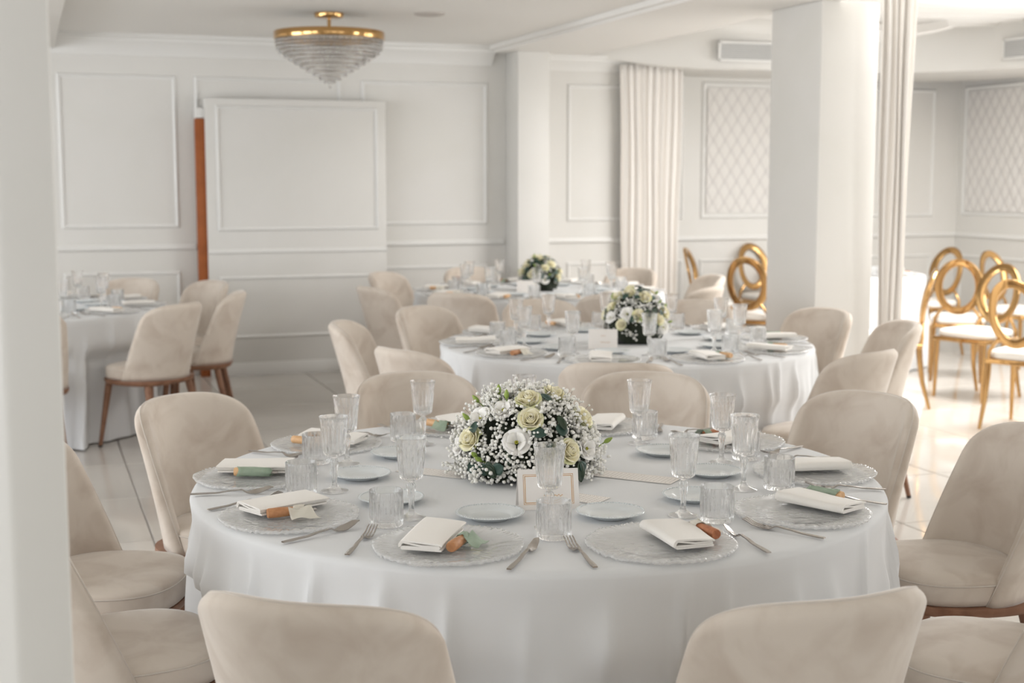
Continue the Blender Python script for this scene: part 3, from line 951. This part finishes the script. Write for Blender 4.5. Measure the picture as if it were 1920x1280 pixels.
def make_favour():
    # wooden handle, lying along Y
    mb = MB()
    n = 10
    prof = [(-.058, .0), (-.058, .0105), (-.055, .0118), (-.03, .0120), (.0, .0105), (.022, .0092), (.027, .0085), (.027, 0)]
    vs = []
    for (y, r) in prof:
        for i in range(n):
            t = 2 * pi * i / n + .3; vs.append((r * cos(t) * 1.05, y, .0125 + r * sin(t)))
    for j in range(len(prof) - 1):
        for i in range(n): mb.f.append((j * n + i, j * n + (i + 1) % n, (j + 1) * n + (i + 1) % n, (j + 1) * n + i))
    mb.v = vs
    handle = mb
    tip = MB().box(-.006, .006, .027, .058, .009, .0145)
    return handle, tip
def make_ribbon(seed, wrap):
    rnd = random.Random(seed)
    mb = MB(); p = [rnd.uniform(0, 6) for _ in range(4)]
    a0, a1 = (-.048, .040) if wrap else (.004, .030)
    def band(u, v):                                  # sheer band around the handle
        t = lerp(R(-60), R(300), u); y = lerp(a0, a1, v)
        r = .0138 - .003 * (v if wrap else .3) + .0010 * sin(5 * t + 7 * v + p[0])
        return (r * cos(t) * 1.05, y + .004 * sin(2 * t + p[1]), max(.0012, .0125 + r * sin(t)))
    mb.grid(band, 22, 10)
    b1 = mb
    tail = MB()
    def tl(u, v):                                    # loose end lying beside it
        x = .011 + .034 * u; y = lerp(-.012, .042, v) * (1 + .25 * u) + .004 * u
        return (x, y, max(.0015, .020 * (1 - u) ** 1.6 + .0035 * sin(6 * v + 4 * u + p[2]) + .003))
    tail.grid(tl, 10, 12)
    return b1, tail

TUM = make_tumbler(); GOB = make_goblet(); CHG = [make_charger(k) for k in range(3)]; PLT = make_plate()
FORK = make_fork(); KNIFE = make_knife(); NAP = [make_napkin(k) for k in range(4)]
HN, TP = make_favour()
HND = {w: HN.mesh('handle', M[w], smooth=40, fix=True) for w in ('wood_a', 'wood_b', 'wood_c')}
TIP = TP.mesh('metal_tip', M['steel'], bevel=.0012, smooth=40)
RIB = {}
for col in ('rib_green', 'rib_cream'):
    for wrap in (0, 1):
        b1, tl = make_ribbon(3 + wrap, wrap)
        RIB[col, wrap] = (b1.mesh('ribbon', M[col], solidify=.0006, smooth=180), tl.mesh('ribbon_tail', M[col], solidify=.0006, smooth=180))

POS = ['front-left', 'front-right', 'lower-right', 'far-right', 'upper-right', 'back-right', 'back-left', 'upper-left', 'far-left', 'lower-left']
ANG0 = -70 - 36
# per place of the nearest table: napkin offset, napkin turn, favour (wood, ribbon colour, wrapped, turn), favour offset
F1 = [
    ((-.040, .012), 4, ('wood_a', 'rib_green', 0, -3), (.030, -.004)),
    ((.045, .010), -3, ('wood_c', 'rib_cream', 0, 4), (.112, .022)),
    ((.070, -.020), -12, ('wood_b', 'rib_green', 1, -12), (.148, .006)),
    ((.030, .0), 5, None, None),
    ((.0, .0), 8, ('wood_c', 'rib_green', 0, -4), (.080, .0)),
    ((-.02, .0), 0, ('wood_a', 'rib_green', 0, 0), (.060, .0)),
    ((-.03, .0), 10, ('wood_b', 'rib_green', 0, 30), (.045, .01)),
    ((-.04, -.01), 12, ('wood_b', None, 0, 6), (.046, -.03)),
    ((-.060, -.010), -4, ('wood_b', 'rib_green', 1, -4), (.010, .0)),
    ((-.070, .020), 6, ('wood_a', 'rib_cream', 0, -14), (.010, .0)),
]
def put(name, mesh, T, ph, lx, ly, z, rz, r0=.745):
    """object at local (lx to the diner's right, ly inwards) of the place at angle ph"""
    o_ = (cos(ph), sin(ph)); rt = (-sin(ph), cos(ph))
    x = T['c'][0] + o_[0] * (r0 - ly) + rt[0] * lx; y = T['c'][1] + o_[1] * (r0 - ly) + rt[1] * lx
    loc = (x, y, z); rot = ph + pi / 2 + R(rz)
    if mesh is None: return empty(name, loc, rot)
    return link(name, mesh, None, loc, (0, 0, rot))
def polar(T, ph, r):
    return (T['c'][0] + r * cos(ph), T['c'][1] + r * sin(ph))
WOODN = {'wood_a': 'orange-brown', 'wood_b': 'pale', 'wood_c': 'dark reddish'}
def setting(key, k, n=10, a0=ANG0, ext=None, step=36):
    T = TABLES[key]; tn = T['name']; rs = T['r'] / .9
    ph = R(a0 + step * k) - YAW; rnd = random.Random(hash((len(key), k, 77)) if 0 else 100 * len(key) + k)
    j = lambda s: rnd.uniform(-s, s)
    pos = POS[k] if step == 36 else ('front', 'front-right', 'back-right', 'back', 'back-left', 'front-left')[k]; r0 = .745 * rs if T['r'] > .85 else T['r'] - .18
    place = 'at the %s place of the %s' % (pos, tn)
    c = put('glass_charger', CHG[(k + len(key)) % 3], T, ph, 0, 0, ZT + .0008, j(170), r0)
    tag(c, 'clear hammered glass charger plate ' + place, 'charger plate', 'glass chargers on the ' + tn)
    if key == 'front':
        no, nr, fav, fo = F1[k]
    else:
        no = (j(.04), j(.02)); nr = j(10)
        fav = (rnd.choice(['wood_a', 'wood_b', 'wood_c']), rnd.choice(['rib_green', 'rib_cream', 'rib_cream', None]), rnd.randint(0, 1), j(15)) if rnd.random() < .85 else None
        fo = (no[0] + .076, no[1])
    zc = ZT + .0042
    o = put('folded_napkin', NAP[k % 4], T, ph, no[0], no[1], zc + .0085, nr, r0)
    tag(o, 'folded ivory cloth napkin on the charger ' + place, 'napkin', 'napkins on the ' + tn)
    if fav:
        wd, rc, wrap, fr = fav
        t = put('wooden_favour', None, T, ph, fo[0], fo[1], zc + .0035 + (.004 if abs(fo[0]) > .09 else 0), fr, r0)
        desc = {'rib_green': 'in green tulle', 'rib_cream': 'in cream tulle', None: 'without ribbon'}[rc]
        tag(t, '%s wooden favour %s %s' % (WOODN[wd], desc, place), 'favour', 'wooden favours on the ' + tn)
        link('handle', HND[wd], t); link('metal_tip', TIP, t)
        if rc:
            a, b = RIB[rc, wrap]; rb = link('ribbon', a, t)
            if not wrap: link('ribbon_tail', b, rb)
    small = T['r'] < .8
    pr = .47 * rs if not small else .195
    x, y = polar(T, ph + R(j(1.5)), pr)
    p = empty('bread_plate', (x, y, ZT + .0008), j(3))
    tag(p, 'small white beaded bread plate ' + place, 'plate', 'bread plates on the ' + tn)
    link('plate_body', PLT[0], p); link('beaded_rim', PLT[1], p)
    x, y = polar(T, ph + R((30 if small else 19) + j(1.5)), .43 if small else .635 * rs)
    o = link('water_tumbler', TUM, None, (x, y, ZT + .0008), (0, 0, j(3)))
    tag(o, 'short ribbed clear water tumbler ' + place, 'tumbler', 'water tumblers on the ' + tn)
    x, y = polar(T, ph + R((30 if small else 18.2) + j(1.5)), .315 if small else .548 * rs)
    g = empty('wine_goblet', (x, y, ZT + .0008), j(3))
    tag(g, 'stemmed cut-glass wine goblet ' + place, 'goblet', 'wine goblets on the ' + tn)
    link('bowl', GOB[0], g); link('stem', GOB[1], g); link('foot', GOB[2], g)
    if small: return
    o = put('fork', FORK, T, ph, -.19 + j(.01), -.02 + j(.01), ZT + .0022, (-6 if k in (1, 2, 3) else 4) + j(3), r0)
    tag(o, 'steel dinner fork ' + place, 'fork', 'forks on the ' + tn)
    o = put('fish_knife', KNIFE, T, ph, (.188 if key == 'front' else .204) + j(.008), -.025 + j(.01), ZT + .0022, ((-2 if k < 2 else 4) if key == 'front' else -3) + j(2), r0)
    tag(o, 'steel fish knife ' + place, 'knife', 'fish knives on the ' + tn)

for k in range(10): setting('front', k)
for k in range(10): setting('middle', k, a0=-70 - 36 + 4)
for k in range(10): setting('rear', k, a0=-112)
for k in (0, 1, 2, 3, 4, 5, 6): setting('side', k, a0=-96)
for k in (0, 1, 2, 3, 4, 5): setting('bay', k, a0=-100, step=60)
for k in (0, 4, 5): setting('corner', k, a0=-106, step=60)

# ---------------------------------------------------------------- flowers
def petal_mesh(name, mat, w, h, r0, r1, curl, ruffle=0, seed=0):
    """a single petal wrapped about the Z axis, base at the origin"""
    rnd = random.Random(seed); p = rnd.uniform(0, 6)
    mb = MB()
    def fn(u, v):
        a = (2 * u - 1) * w * (.35 + .65 * sin(pi * min(.62, .12 + v * .62)))
        vt = v
        edge = 1 - .22 * (2 * u - 1) ** 2 * v
        r = lerp(r0, r1, vt ** .7) + curl * max(0, v - .72) * 3.2
        z = h * vt * edge - curl * max(0, v - .78) * 2.0 + ruffle * sin(9 * u + p) * v * v
        return (r * cos(a), r * sin(a), z)
    mb.grid(fn, 8, 8)
    return mb.mesh(name, mat, smooth=180, solidify=.0006)
ROSEP = [petal_mesh('petal', M['rose'], .95, .036, .004, .011, .001, 0, 1),
         petal_mesh('petal', M['rose'], .90, .034, .006, .017, .0028, 0, 2),
         petal_mesh('petal', M['rose'], .80, .030, .008, .0225, .0045, .0006, 3),
         petal_mesh('petal', M['rose_green'], .70, .025, .009, .0265, .0055, .0008, 4)]
LISP = [petal_mesh('petal', M['lis'], .75, .026, .004, .020, .004, .0014, 5),
        petal_mesh('petal', M['lis'], .80, .020, .005, .028, .006, .0018, 6)]
def rose_core():
    mb = MB()
    def fn(u, v):
        t = u * 2 * pi * 2.6; r = .0022 + .0075 * u + .0012 * v
        return (r * cos(t), r * sin(t), .004 + (.034 - .006 * u) * v)
    mb.grid(fn, 52, 4)
    return mb.mesh('rose', M['rose'], smooth=180, solidify=.0007)
ROSEC = rose_core()
LISC = MB()
for i in range(7):
    a = i * 2 * pi / 7; LISC.ico((.003 * cos(a), .003 * sin(a), .012 + .002 * (i % 2)), .0022)
LISC = LISC.mesh('lisianthus', M['liscore'], smooth=180)
def leaf_mesh(name, mat, L, w, bend):
    mb = MB()
    def fn(u, v):
        hw = w * (sin(pi * min(1, v * .96 + .03)) ** .7)
        x = (2 * u - 1) * hw
        return (x, L * v, bend * v * v + .18 * abs(x))
    mb.grid(fn, 4, 8)
    return mb.mesh(name, mat, smooth=180, solidify=.0005)
LEAVES = [leaf_mesh('leaf', M['leaf'], .040, .014, -.006), leaf_mesh('leaf', M['leaf2'], .046, .013, .004), leaf_mesh('leaf', M['leaf'], .032, .015, .003)]
def bud_mesh():
    mb = MB(); mb.lathe([(0, .0), (.004, .002), (.0065, .009), (.0060, .016), (.003, .024), (0, .028)], 12)
    mb.tube([(0, 0, .002), (.001, .001, -.012), (.004, .001, -.028)], [.0016, .0014, .0014], 6)
    return mb.mesh('bud', M['bud'], smooth=180)
BUD = bud_mesh()
def q_to(d, roll=0):
    return Vector((0, 0, 1)).rotation_difference(Vector(d).normalized()) @ Quaternion((0, 0, 1), roll)

def petals_of(parent, kind, rnd):
    if kind == 'rose':
        for ring, (m, cnt, off) in enumerate(((0, 3, 0), (1, 4, .4), (2, 5, .9), (3, 5, .2))):
            for i in range(cnt):
                yield ROSEP[m], off + 2 * pi * i / cnt + rnd.uniform(-.12, .12)
    else:
        for (m, cnt, off) in ((0, 4, .2), (1, 5, .6)):
            for i in range(cnt):
                yield LISP[m], off + 2 * pi * i / cnt + rnd.uniform(-.12, .12)
def joined_flower(kind, seed):
    rnd = random.Random(seed); b = bmesh.new()
    core = ROSEC if kind == 'rose' else LISC
    b.from_mesh(core)
    mats = [core.materials[0]]
    for me, a in petals_of(None, kind, rnd):
        b2 = bmesh.new(); b2.from_mesh(me)
        mt = me.materials[0]
        if mt not in mats: mats.append(mt)
        for f in b2.faces: f.material_index = mats.index(mt)
        b2.transform(Matrix.Rotation(a, 4, 'Z'))
        tmp = bpy.data.meshes.new('tmp'); b2.to_mesh(tmp); b2.free()
        b.from_mesh(tmp); bpy.data.meshes.remove(tmp)
    me = bpy.data.meshes.new(kind); b.to_mesh(me); b.free()
    for m in mats: me.materials.append(m)
    me.shade_smooth()
    return me
JROSE = joined_flower('rose', 1); JLIS = joined_flower('lisianthus', 2)

def centerpiece(loc, rz, rad, base, flowers, buds, leaves, n_cluster, seed, label, detail, box=None, gyp_r=.0051):
    rnd = random.Random(seed)
    t = empty('flower_centerpiece', loc, rz)
    tag(t, label, 'flowers', 'floral centerpieces on the round tables')
    rx, ry, rzz = rad; bz = base
    # mossy core
    mb = MB()
    def fn(u, v):
        a = 2 * pi * u; e = lerp(-.22 if not box else -.50, pi / 2, v)
        k = .80 + .06 * sin(5 * a + 3 * v * 4) * cos(e) + .04 * sin(11 * a + 9 * v)
        return (rx * k * cos(e) * cos(a), ry * k * cos(e) * sin(a), max(.004, bz + rzz * k * sin(e)))
    mb.grid(fn, 36, 14, close_u=True)
    mb.build('moss_core', M['core'], t, smooth=180)
    if box:
        MB().box(-box[0], box[0], -box[1], box[1], .0, box[2]).build('planter_box', M['blackbox'], t, bevel=.004)
    pts = []
    for kind, p, sc in flowers:
        v = Vector(p); nrm = Vector((p[0] / rx ** 2, p[1] / ry ** 2, (p[2] - bz) / rzz ** 2)).normalized()
        nrm = (nrm + Vector((rnd.uniform(-.2, .2), -.12 + rnd.uniform(-.2, .2), .15))).normalized()
        pts.append((v, .024 * sc))
        pos = v - nrm * .020 * sc
        q = q_to(nrm, rnd.uniform(0, 6))
        if detail:
            f = link('rose' if kind == 'rose' else 'lisianthus', ROSEC if kind == 'rose' else LISC, t, pos, q, sc)
            for me, a in petals_of(None, kind, rnd):
                link('petal', me, f, (0, 0, 0), (rnd.uniform(-.08, .08), rnd.uniform(-.08, .08), a))
        else:
            link('rose' if kind == 'rose' else 'lisianthus', JROSE if kind == 'rose' else JLIS, t, pos, q, sc)
    for p in buds:
        v = Vector(p); nrm = Vector((p[0], p[1], (p[2] - bz))).normalized()
        nrm = (nrm + Vector((rnd.uniform(-.4, .4), rnd.uniform(-.3, .3), .3))).normalized()
        link('bud', BUD, t, v, q_to(nrm), 1.0); pts.append((v, .010))
    for i, p in enumerate(leaves):
        v = Vector((p[0], p[1], max(.046, p[2]))); nrm = Vector((p[0] / rx, p[1] / ry, (p[2] - bz) / rzz)).normalized()
        d = (Vector((rnd.uniform(-1, 1), rnd.uniform(-.3, .1), rnd.uniform(-1, .4))))
        d = (d - nrm * d.dot(nrm)).normalized()
        z = nrm; y = d; x = y.cross(z)
        mt = Matrix((x, y, z)).transposed()
        o = link('leaf', LEAVES[i % 3], t, v + nrm * .006 - d * .018, mt.to_quaternion(), rnd.uniform(.85, 1.2))
        pts.append((v, .014))
    # baby's breath: clusters of tiny white florets on fine stems
    gy = MB(); st = MB()
    for c in range(n_cluster):
        while True:
            a = rnd.uniform(0, 2 * pi); s = rnd.uniform(-.16, 1)
            e = math.asin(max(-1, min(1, s)))
            d = Vector((cos(e) * cos(a), cos(e) * sin(a), sin(e)))
            base_p = Vector((rx * d.x, ry * d.y, bz + rzz * d.z))
            if base_p.z > .012: break
        nrm = Vector((d.x / rx, d.y / ry, d.z / rzz)).normalized()
        lift = rnd.uniform(-.022, .010)
        for k in range(rnd.randint(9, 17)):
            off = Vector((rnd.gauss(0, .012), rnd.gauss(0, .012), rnd.gauss(0, .012)))
            p = base_p + nrm * lift + off
            if p.z < .009: continue
            if any((p - v).length < r_ * 1.2 for v, r_ in pts): continue
            r_ = gyp_r * rnd.uniform(.55, 1.15)
            if p.z < r_ + .002: continue
            gy.ico(p, r_, .22, rnd)
            if rnd.random() < .6:
                root = base_p - nrm * .03 + off * .25
                x = Vector((.0005, 0, 0)); y = Vector((0, .0005, .0003))
                n0 = len(st.v); st.v += [tuple(root + x), tuple(root + y), tuple(root - x), tuple(p + x), tuple(p + y), tuple(p - x)]
                st.f += [(n0, n0 + 1, n0 + 4, n0 + 3), (n0 + 1, n0 + 2, n0 + 5, n0 + 4), (n0 + 2, n0, n0 + 3, n0 + 5)]
    g = gy.build('babys_breath', M['gyp'], t, smooth=180); g['kind'] = 'stuff'; g['label'] = "tiny white baby's breath florets"
    s_ = st.build('fine_stems', M['stem'], t, smooth=0); s_['kind'] = 'stuff'
    return t

fl = [('rose', p, 1.12) for p in [(0.008, -0.128, 0.173), (0.149, -0.03, 0.161), (-0.15, -0.09, 0.114), (0.108, -0.138, 0.092), (0.002, -0.074, 0.217), (0.075, 0.004, 0.22)]]
fl += [('lis', p, s) for p, s in [((-0.029, -0.157, 0.121), 1.1), ((0.017, -0.091, 0.200), .9), ((-0.065, -0.087, 0.196), .95), ((-0.127, -0.064, 0.17), 1.0), ((0.161, -0.088, 0.09), .95),
                                 ((0.188, -0.003, 0.085), .95), ((-0.186, -0.031, 0.088), .9), ((-0.054, 0.002, 0.227), .9), ((0.041, -0.02, 0.229), .9)]]
fl += [('rose', (-.09, .12, .15), 1), ('rose', (.09, .13, .14), 1), ('lis', (0, .15, .12), 1), ('rose', (-.02, .10, .20), 1)]
bd = [(-0.074, -0.024, 0.222), (-0.054, -0.066, 0.216), (-0.152, -0.053, 0.157), (-0.132, -0.129, 0.076), (-0.118, -0.141, 0.066), (0.206, -0.004, 0.088), (-0.128, 0.017, 0.193)]
lv = [(0.049, -0.063, 0.215), (0.084, -0.114, 0.162), (0.084, -0.128, 0.143), (0.03, -0.149, 0.139), (-0.093, -0.153, 0.052), (-0.138, -0.122, 0.025), (-0.114, -0.14, 0.02), (-0.096, -0.152, 0.036),
      (-0.073, -0.162, 0.051), (0.14, -0.122, 0.048), (0.131, -0.129, 0.032), (-0.133, -0.089, 0.142), (.06, -.15, .10), (-.05, -.15, .075)]
centerpiece((*W(.04, 3.62), ZT + .001), -YAW, (.192, .172, .192), .042, fl, bd, lv, 420, 4,
            "dome of baby's breath with cream roses at the centre of the nearest table", True)

def scatter_flowers(seed, rad, bz, nr, nl, nb, nlf):
    rnd = random.Random(seed); rx, ry, rz_ = rad; F = []; used = []
    def pick(mind):
        for _ in range(60):
            a = rnd.uniform(0, 2 * pi); s = rnd.uniform(.02, .98); e = math.asin(s)
            p = Vector((rx * cos(e) * cos(a), ry * cos(e) * sin(a), bz + rz_ * s))
            if all((p - q).length > mind for q in used): used.append(p); return tuple(p)
        return tuple(p)
    for i in range(nr): F.append(('rose', pick(.06), rnd.uniform(.9, 1.1)))
    for i in range(nl): F.append(('lis', pick(.055), rnd.uniform(.9, 1.1)))
    return F, [pick(.02) for _ in range(nb)], [pick(.02) for _ in range(nlf)]
F2, B2, L2 = scatter_flowers(17, (.155, .15, .19), .075, 16, 10, 8, 44)
centerpiece((*W(.60, 6.62), ZT + .001), -YAW, (.155, .15, .19), .075, F2, B2, L2, 95, 6,
            "rounded cream rose and baby's breath bouquet in black box on middle table", False, box=(.095, .095, .03), gyp_r=.0048)
F3, B3, L3 = scatter_flowers(29, (.15, .15, .17), .075, 15, 6, 8, 56)
centerpiece((*W(.20, 9.72), ZT + .001), -YAW, (.15, .15, .165), .075, F3, B3, L3, 36, 9,
            'round bouquet of cream roses and dark greenery on the farthest table', False, box=(.09, .09, .02), gyp_r=.0050)

# ---------------------------------------------------------------- cards
def tent_card(loc, rz, w, h, label, border, script=True):
    t = empty('tent_card', loc, rz); tag(t, label, 'card', 'folded tent cards')
    lean = .28; d = h * sin(lean); hz = h * cos(lean)
    th = .0006
    def leaf(sgn):
        mb = MB()
        y0, y1 = sgn * d, 0
        mb.add([(-w / 2, y0, 0), (w / 2, y0, 0), (w / 2, y1, hz), (-w / 2, y1, hz), (-w / 2, y0 - sgn * th, 0), (w / 2, y0 - sgn * th, 0), (w / 2, y1 - sgn * th, hz - th), (-w / 2, y1 - sgn * th, hz - th)],
               [(0, 1, 2, 3), (7, 6, 5, 4), (0, 4, 5, 1), (1, 5, 6, 2), (2, 6, 7, 3), (3, 7, 4, 0)])
        return mb
    fr = leaf(-1).build('front_leaf', M['card'], t, smooth=0, fix=True)
    leaf(1).build('back_leaf', M['card'], t, smooth=0, fix=True)
    def on(x, s, lift=.0004):                     # point on the front leaf: x across, s up along the slope
        return (x, -d + s * sin(lean) - lift * cos(lean), s * cos(lean) + lift * sin(lean))
    if border:
        mb = MB()
        for inset, bw in ((.013, .0010), (.0165, .0014)):
            x0, x1, s0, s1 = -w / 2 + inset, w / 2 - inset, inset, h - inset
            for (a, b, c, e) in ((x0, x1, s0, s0 + bw), (x0, x1, s1 - bw, s1), (x0, x0 + bw, s0, s1), (x1 - bw, x1, s0, s1)):
                mb.add([on(a, c), on(b, c), on(b, e), on(a, e)], [(0, 1, 2, 3)])
        g = mb.build('gold_border', M['foil'], fr, smooth=0)
    if script:
        mb = MB()
        for (s, x0, x1, amp) in ((h * .66, -.010, .012, .004), (h * .34, -.012, .034, .0028)):
            m = 26
            for i in range(m):
                a = lerp(x0, x1, i / m); b = lerp(x0, x1, (i + 1) / m)
                za = s + amp * sin(i * 1.3) * (.4 + .6 * sin(i * .37) ** 2); zb_ = s + amp * sin((i + 1) * 1.3) * (.4 + .6 * sin((i + 1) * .37) ** 2)
                mb.add([on(a, za - .0006), on(b, zb_ - .0006), on(b, zb_ + .0009), on(a, za + .0009)], [(0, 1, 2, 3)])
        mb.build('gold_script', M['foil'], fr, smooth=0)
    return t
tent_card((*W(.086, 3.255), ZT + .001), -YAW + R(8), .148, .098, 'white tent card with double gold border before the flowers on nearest table', True)
tent_card((*W(.425, 6.37), ZT + .001), -YAW + R(-4), .135, .095, 'white tent card beside the black box bouquet on middle table', False)
tent_card((*W(.10, 9.45), ZT + .001), -YAW, .135, .095, 'white tent card before the bouquet on the farthest table', False, False)
def menu_strip(p0, p1, w, label, dots=False):
    a = Vector((*W(*p0), 0)); b = Vector((*W(*p1), 0)); L = (b - a).length; c = (a + b) / 2; d = b - a
    t = empty('menu_card', (c.x, c.y, ZT + .0014), atan2(d.y, d.x)); tag(t, label, 'menu card', 'flat menu strips around the flowers')
    MB().box(-L / 2, L / 2, -w / 2, w / 2, 0, .0007).build('card_sheet', M['card'], t, smooth=0)
    mb = MB(); rnd = random.Random(int(L * 1e4))
    n = int(L / .011)
    for i in range(n):
        x = -L / 2 + .008 + i * .011
        y = -w / 2 + .012
        while y < w / 2 - .014:
            k = rnd.uniform(.003, .009); mb.add([(x, y, .0008), (x + .0012, y, .0008), (x + .0012, min(y + k, w / 2 - .01), .0008), (x, min(y + k, w / 2 - .01), .0008)], [(0, 1, 2, 3)]); y += k + .003
    if dots:
        for i in range(int(L / .006)):
            x = -L / 2 + i * .006
            for y in (-w / 2 + .003, w / 2 - .005): mb.add([(x, y, .0008), (x + .003, y, .0008), (x + .003, y + .002, .0008), (x, y + .002, .0008)], [(0, 1, 2, 3)])
    else:
        for y in (-w / 2 + .004, w / 2 - .005): mb.add([(-L / 2, y, .0008), (L / 2, y, .0008), (L / 2, y + .001, .0008), (-L / 2, y + .001, .0008)], [(0, 1, 2, 3)])
    p = mb.build('printed_lines', M['ink'], t, smooth=0); p['kind'] = 'stuff'
menu_strip((-.30, 3.69), (-.12, 3.60), .075, 'printed menu strip lying under the left edge of nearest bouquet')
menu_strip((.19, 3.66), (.43, 3.535), .080, 'printed menu strip lying to the right of the nearest bouquet')
menu_strip((.09, 3.40), (.225, 3.315), .08, 'dotted-edge menu card peeking out behind the gold-bordered tent card', True)

# ---------------------------------------------------------------- chandelier
ch = empty('chandelier', (1.945, 9.10, ZC)); tag(ch, 'gold-ringed crystal basket chandelier hanging from the ceiling', 'chandelier')
MB().lathe([(0, -.035), (.075, -.035), (.092, -.030), (.096, -.018), (.096, -.002), (0, 0)], 48).build('ceiling_rose', M['gold'], ch, smooth=50, fix=True)
MB().tube([(0, 0, -.03), (0, 0, -.145)], .0115, 14).build('rod', M['gold'], ch)
rgm = MB().lathe([(.350, -.175), (.362, -.175), (.364, -.171), (.364, -.128), (.362, -.124), (.350, -.124), (.350, -.175)], 72).build('gold_ring', M['gold'], ch, smooth=40, fix=True)
MB().lathe([(0, -.130), (.345, -.130), (.35, -.134), (.345, -.138), (0, -.138)], 48).build('top_plate', M['trim'], ch, smooth=40, fix=True)
tiers = [(.352, .190), (.350, .212), (.344, .234), (.328, .256), (.300, .278), (.266, .301), (.230, .324), (.192, .348), (.152, .373), (.110, .400), (.072, .424), (.036, .446)]
rnd = random.Random(3)
for r, z in tiers:
    hoop = MB().lathe([(r - .0025, -z + .010), (r + .0025, -z + .010), (r + .0025, -z + .0150), (r - .0025, -z + .0150), (r - .0025, -z + .010)], 60).build('tier_hoop', M['hoop'], ch, smooth=40, fix=True)
    mb = MB(); n = max(8, int(2 * pi * r / .0145))
    for i in range(n):
        a = 2 * pi * i / n + rnd.uniform(-.01, .01); q = .0066; h_ = .0105
        c = (r * cos(a), r * sin(a), -z)
        mb.add([(c[0] + q, c[1], c[2]), (c[0], c[1] + q, c[2]), (c[0] - q, c[1], c[2]), (c[0], c[1] - q, c[2]), (c[0], c[1], c[2] + h_), (c[0], c[1], c[2] - h_)],
               [(0, 1, 4), (1, 2, 4), (2, 3, 4), (3, 0, 4), (1, 0, 5), (2, 1, 5), (3, 2, 5), (0, 3, 5)])
    b_ = mb.build('crystal_tier', M['crystal'], ch, smooth=0); b_['kind'] = 'stuff'
fin = MB(); fin.lathe([(0, -.490), (.010, -.480), (.014, -.468), (.008, -.456), (0, -.452)], 12)
fin.build('crystal_drop', M['crystal'], ch, smooth=0)

# ---------------------------------------------------------------- curtains and ceiling drapery
def curtain(name, loc, rz, top, z0, z1, w_top, w_mid, w_bot, folds, depth, label, seed, zm=.35):
    rnd = random.Random(seed); p = [rnd.uniform(0, 6) for _ in range(4)]
    mb = MB()
    def fn(u, v):
        z = lerp(z0, z1, v)
        w = lerp(w_bot, w_mid, min(1, v / zm)) if v < zm else lerp(w_mid, w_top, (v - zm) / (1 - zm))
        x = (u - .5) * w
        y = depth * (sin(2 * pi * folds * u + p[0]) + .45 * sin(2 * pi * folds * 1.7 * u + p[1] + v)) * (.75 + .25 * sin(3 * v + p[2]))
        return (x + .006 * sin(9 * v + 7 * u + p[3]), y, z)
    mb.grid(fn, folds * 12, 24)
    o = mb.build(name, M['tulle_white'], None, smooth=180, solidify=.002)
    o.location = loc; o.rotation_euler = (0, 0, rz)
    tag(o, label, 'curtain', 'white sheer curtains')
    return o
curtain('curtain', (5.10, 10.83, 0), R(-4), 2.5, .01, 2.50, .58, .52, .46, 10, .022, 'white pleated sheer curtain hanging at the back wall behind the farthest table', 2)
curtain('curtain', (4.84, 6.94, 0), R(-12), 2.6, .01, 2.95, .23, .17, .12, 5, .028, 'white gathered curtain falling along the right side of the pillar', 5)
def swag(name, x0, x1, y0, y1, za, sag, folds, label, seed, along='x'):
    rnd = random.Random(seed); p = [rnd.uniform(0, 6) for _ in range(4)]
    mb = MB()
    def fn(u, v):
        x = lerp(x0, x1, u); y = lerp(y0, y1, v)
        z = za - sag * sin(pi * u) - .040 * (sin(2 * pi * folds * v + p[0]) + .4 * sin(4.3 * pi * folds * v + p[1])) + .02 * sin(4 * u + p[2])
        return (x, y, z)
    mb.grid(fn, 30, folds * 12)
    o = mb.build(name, M['drape'], None, smooth=180)
    tag(o, label, 'drapery', 'white ceiling drapery in the bay')
    return o
swag('ceiling_drape', 4.7, 7.8, 8.3, 9.75, 2.87, .03, 5, 'long white fabric folds draped under the ceiling of the bay', 3)
swag('ceiling_swag', 5.9, 7.05, 9.35, 9.9, 2.80, .10, 2, 'small white fabric scallop hanging below the ceiling drapery by the curtain', 8)
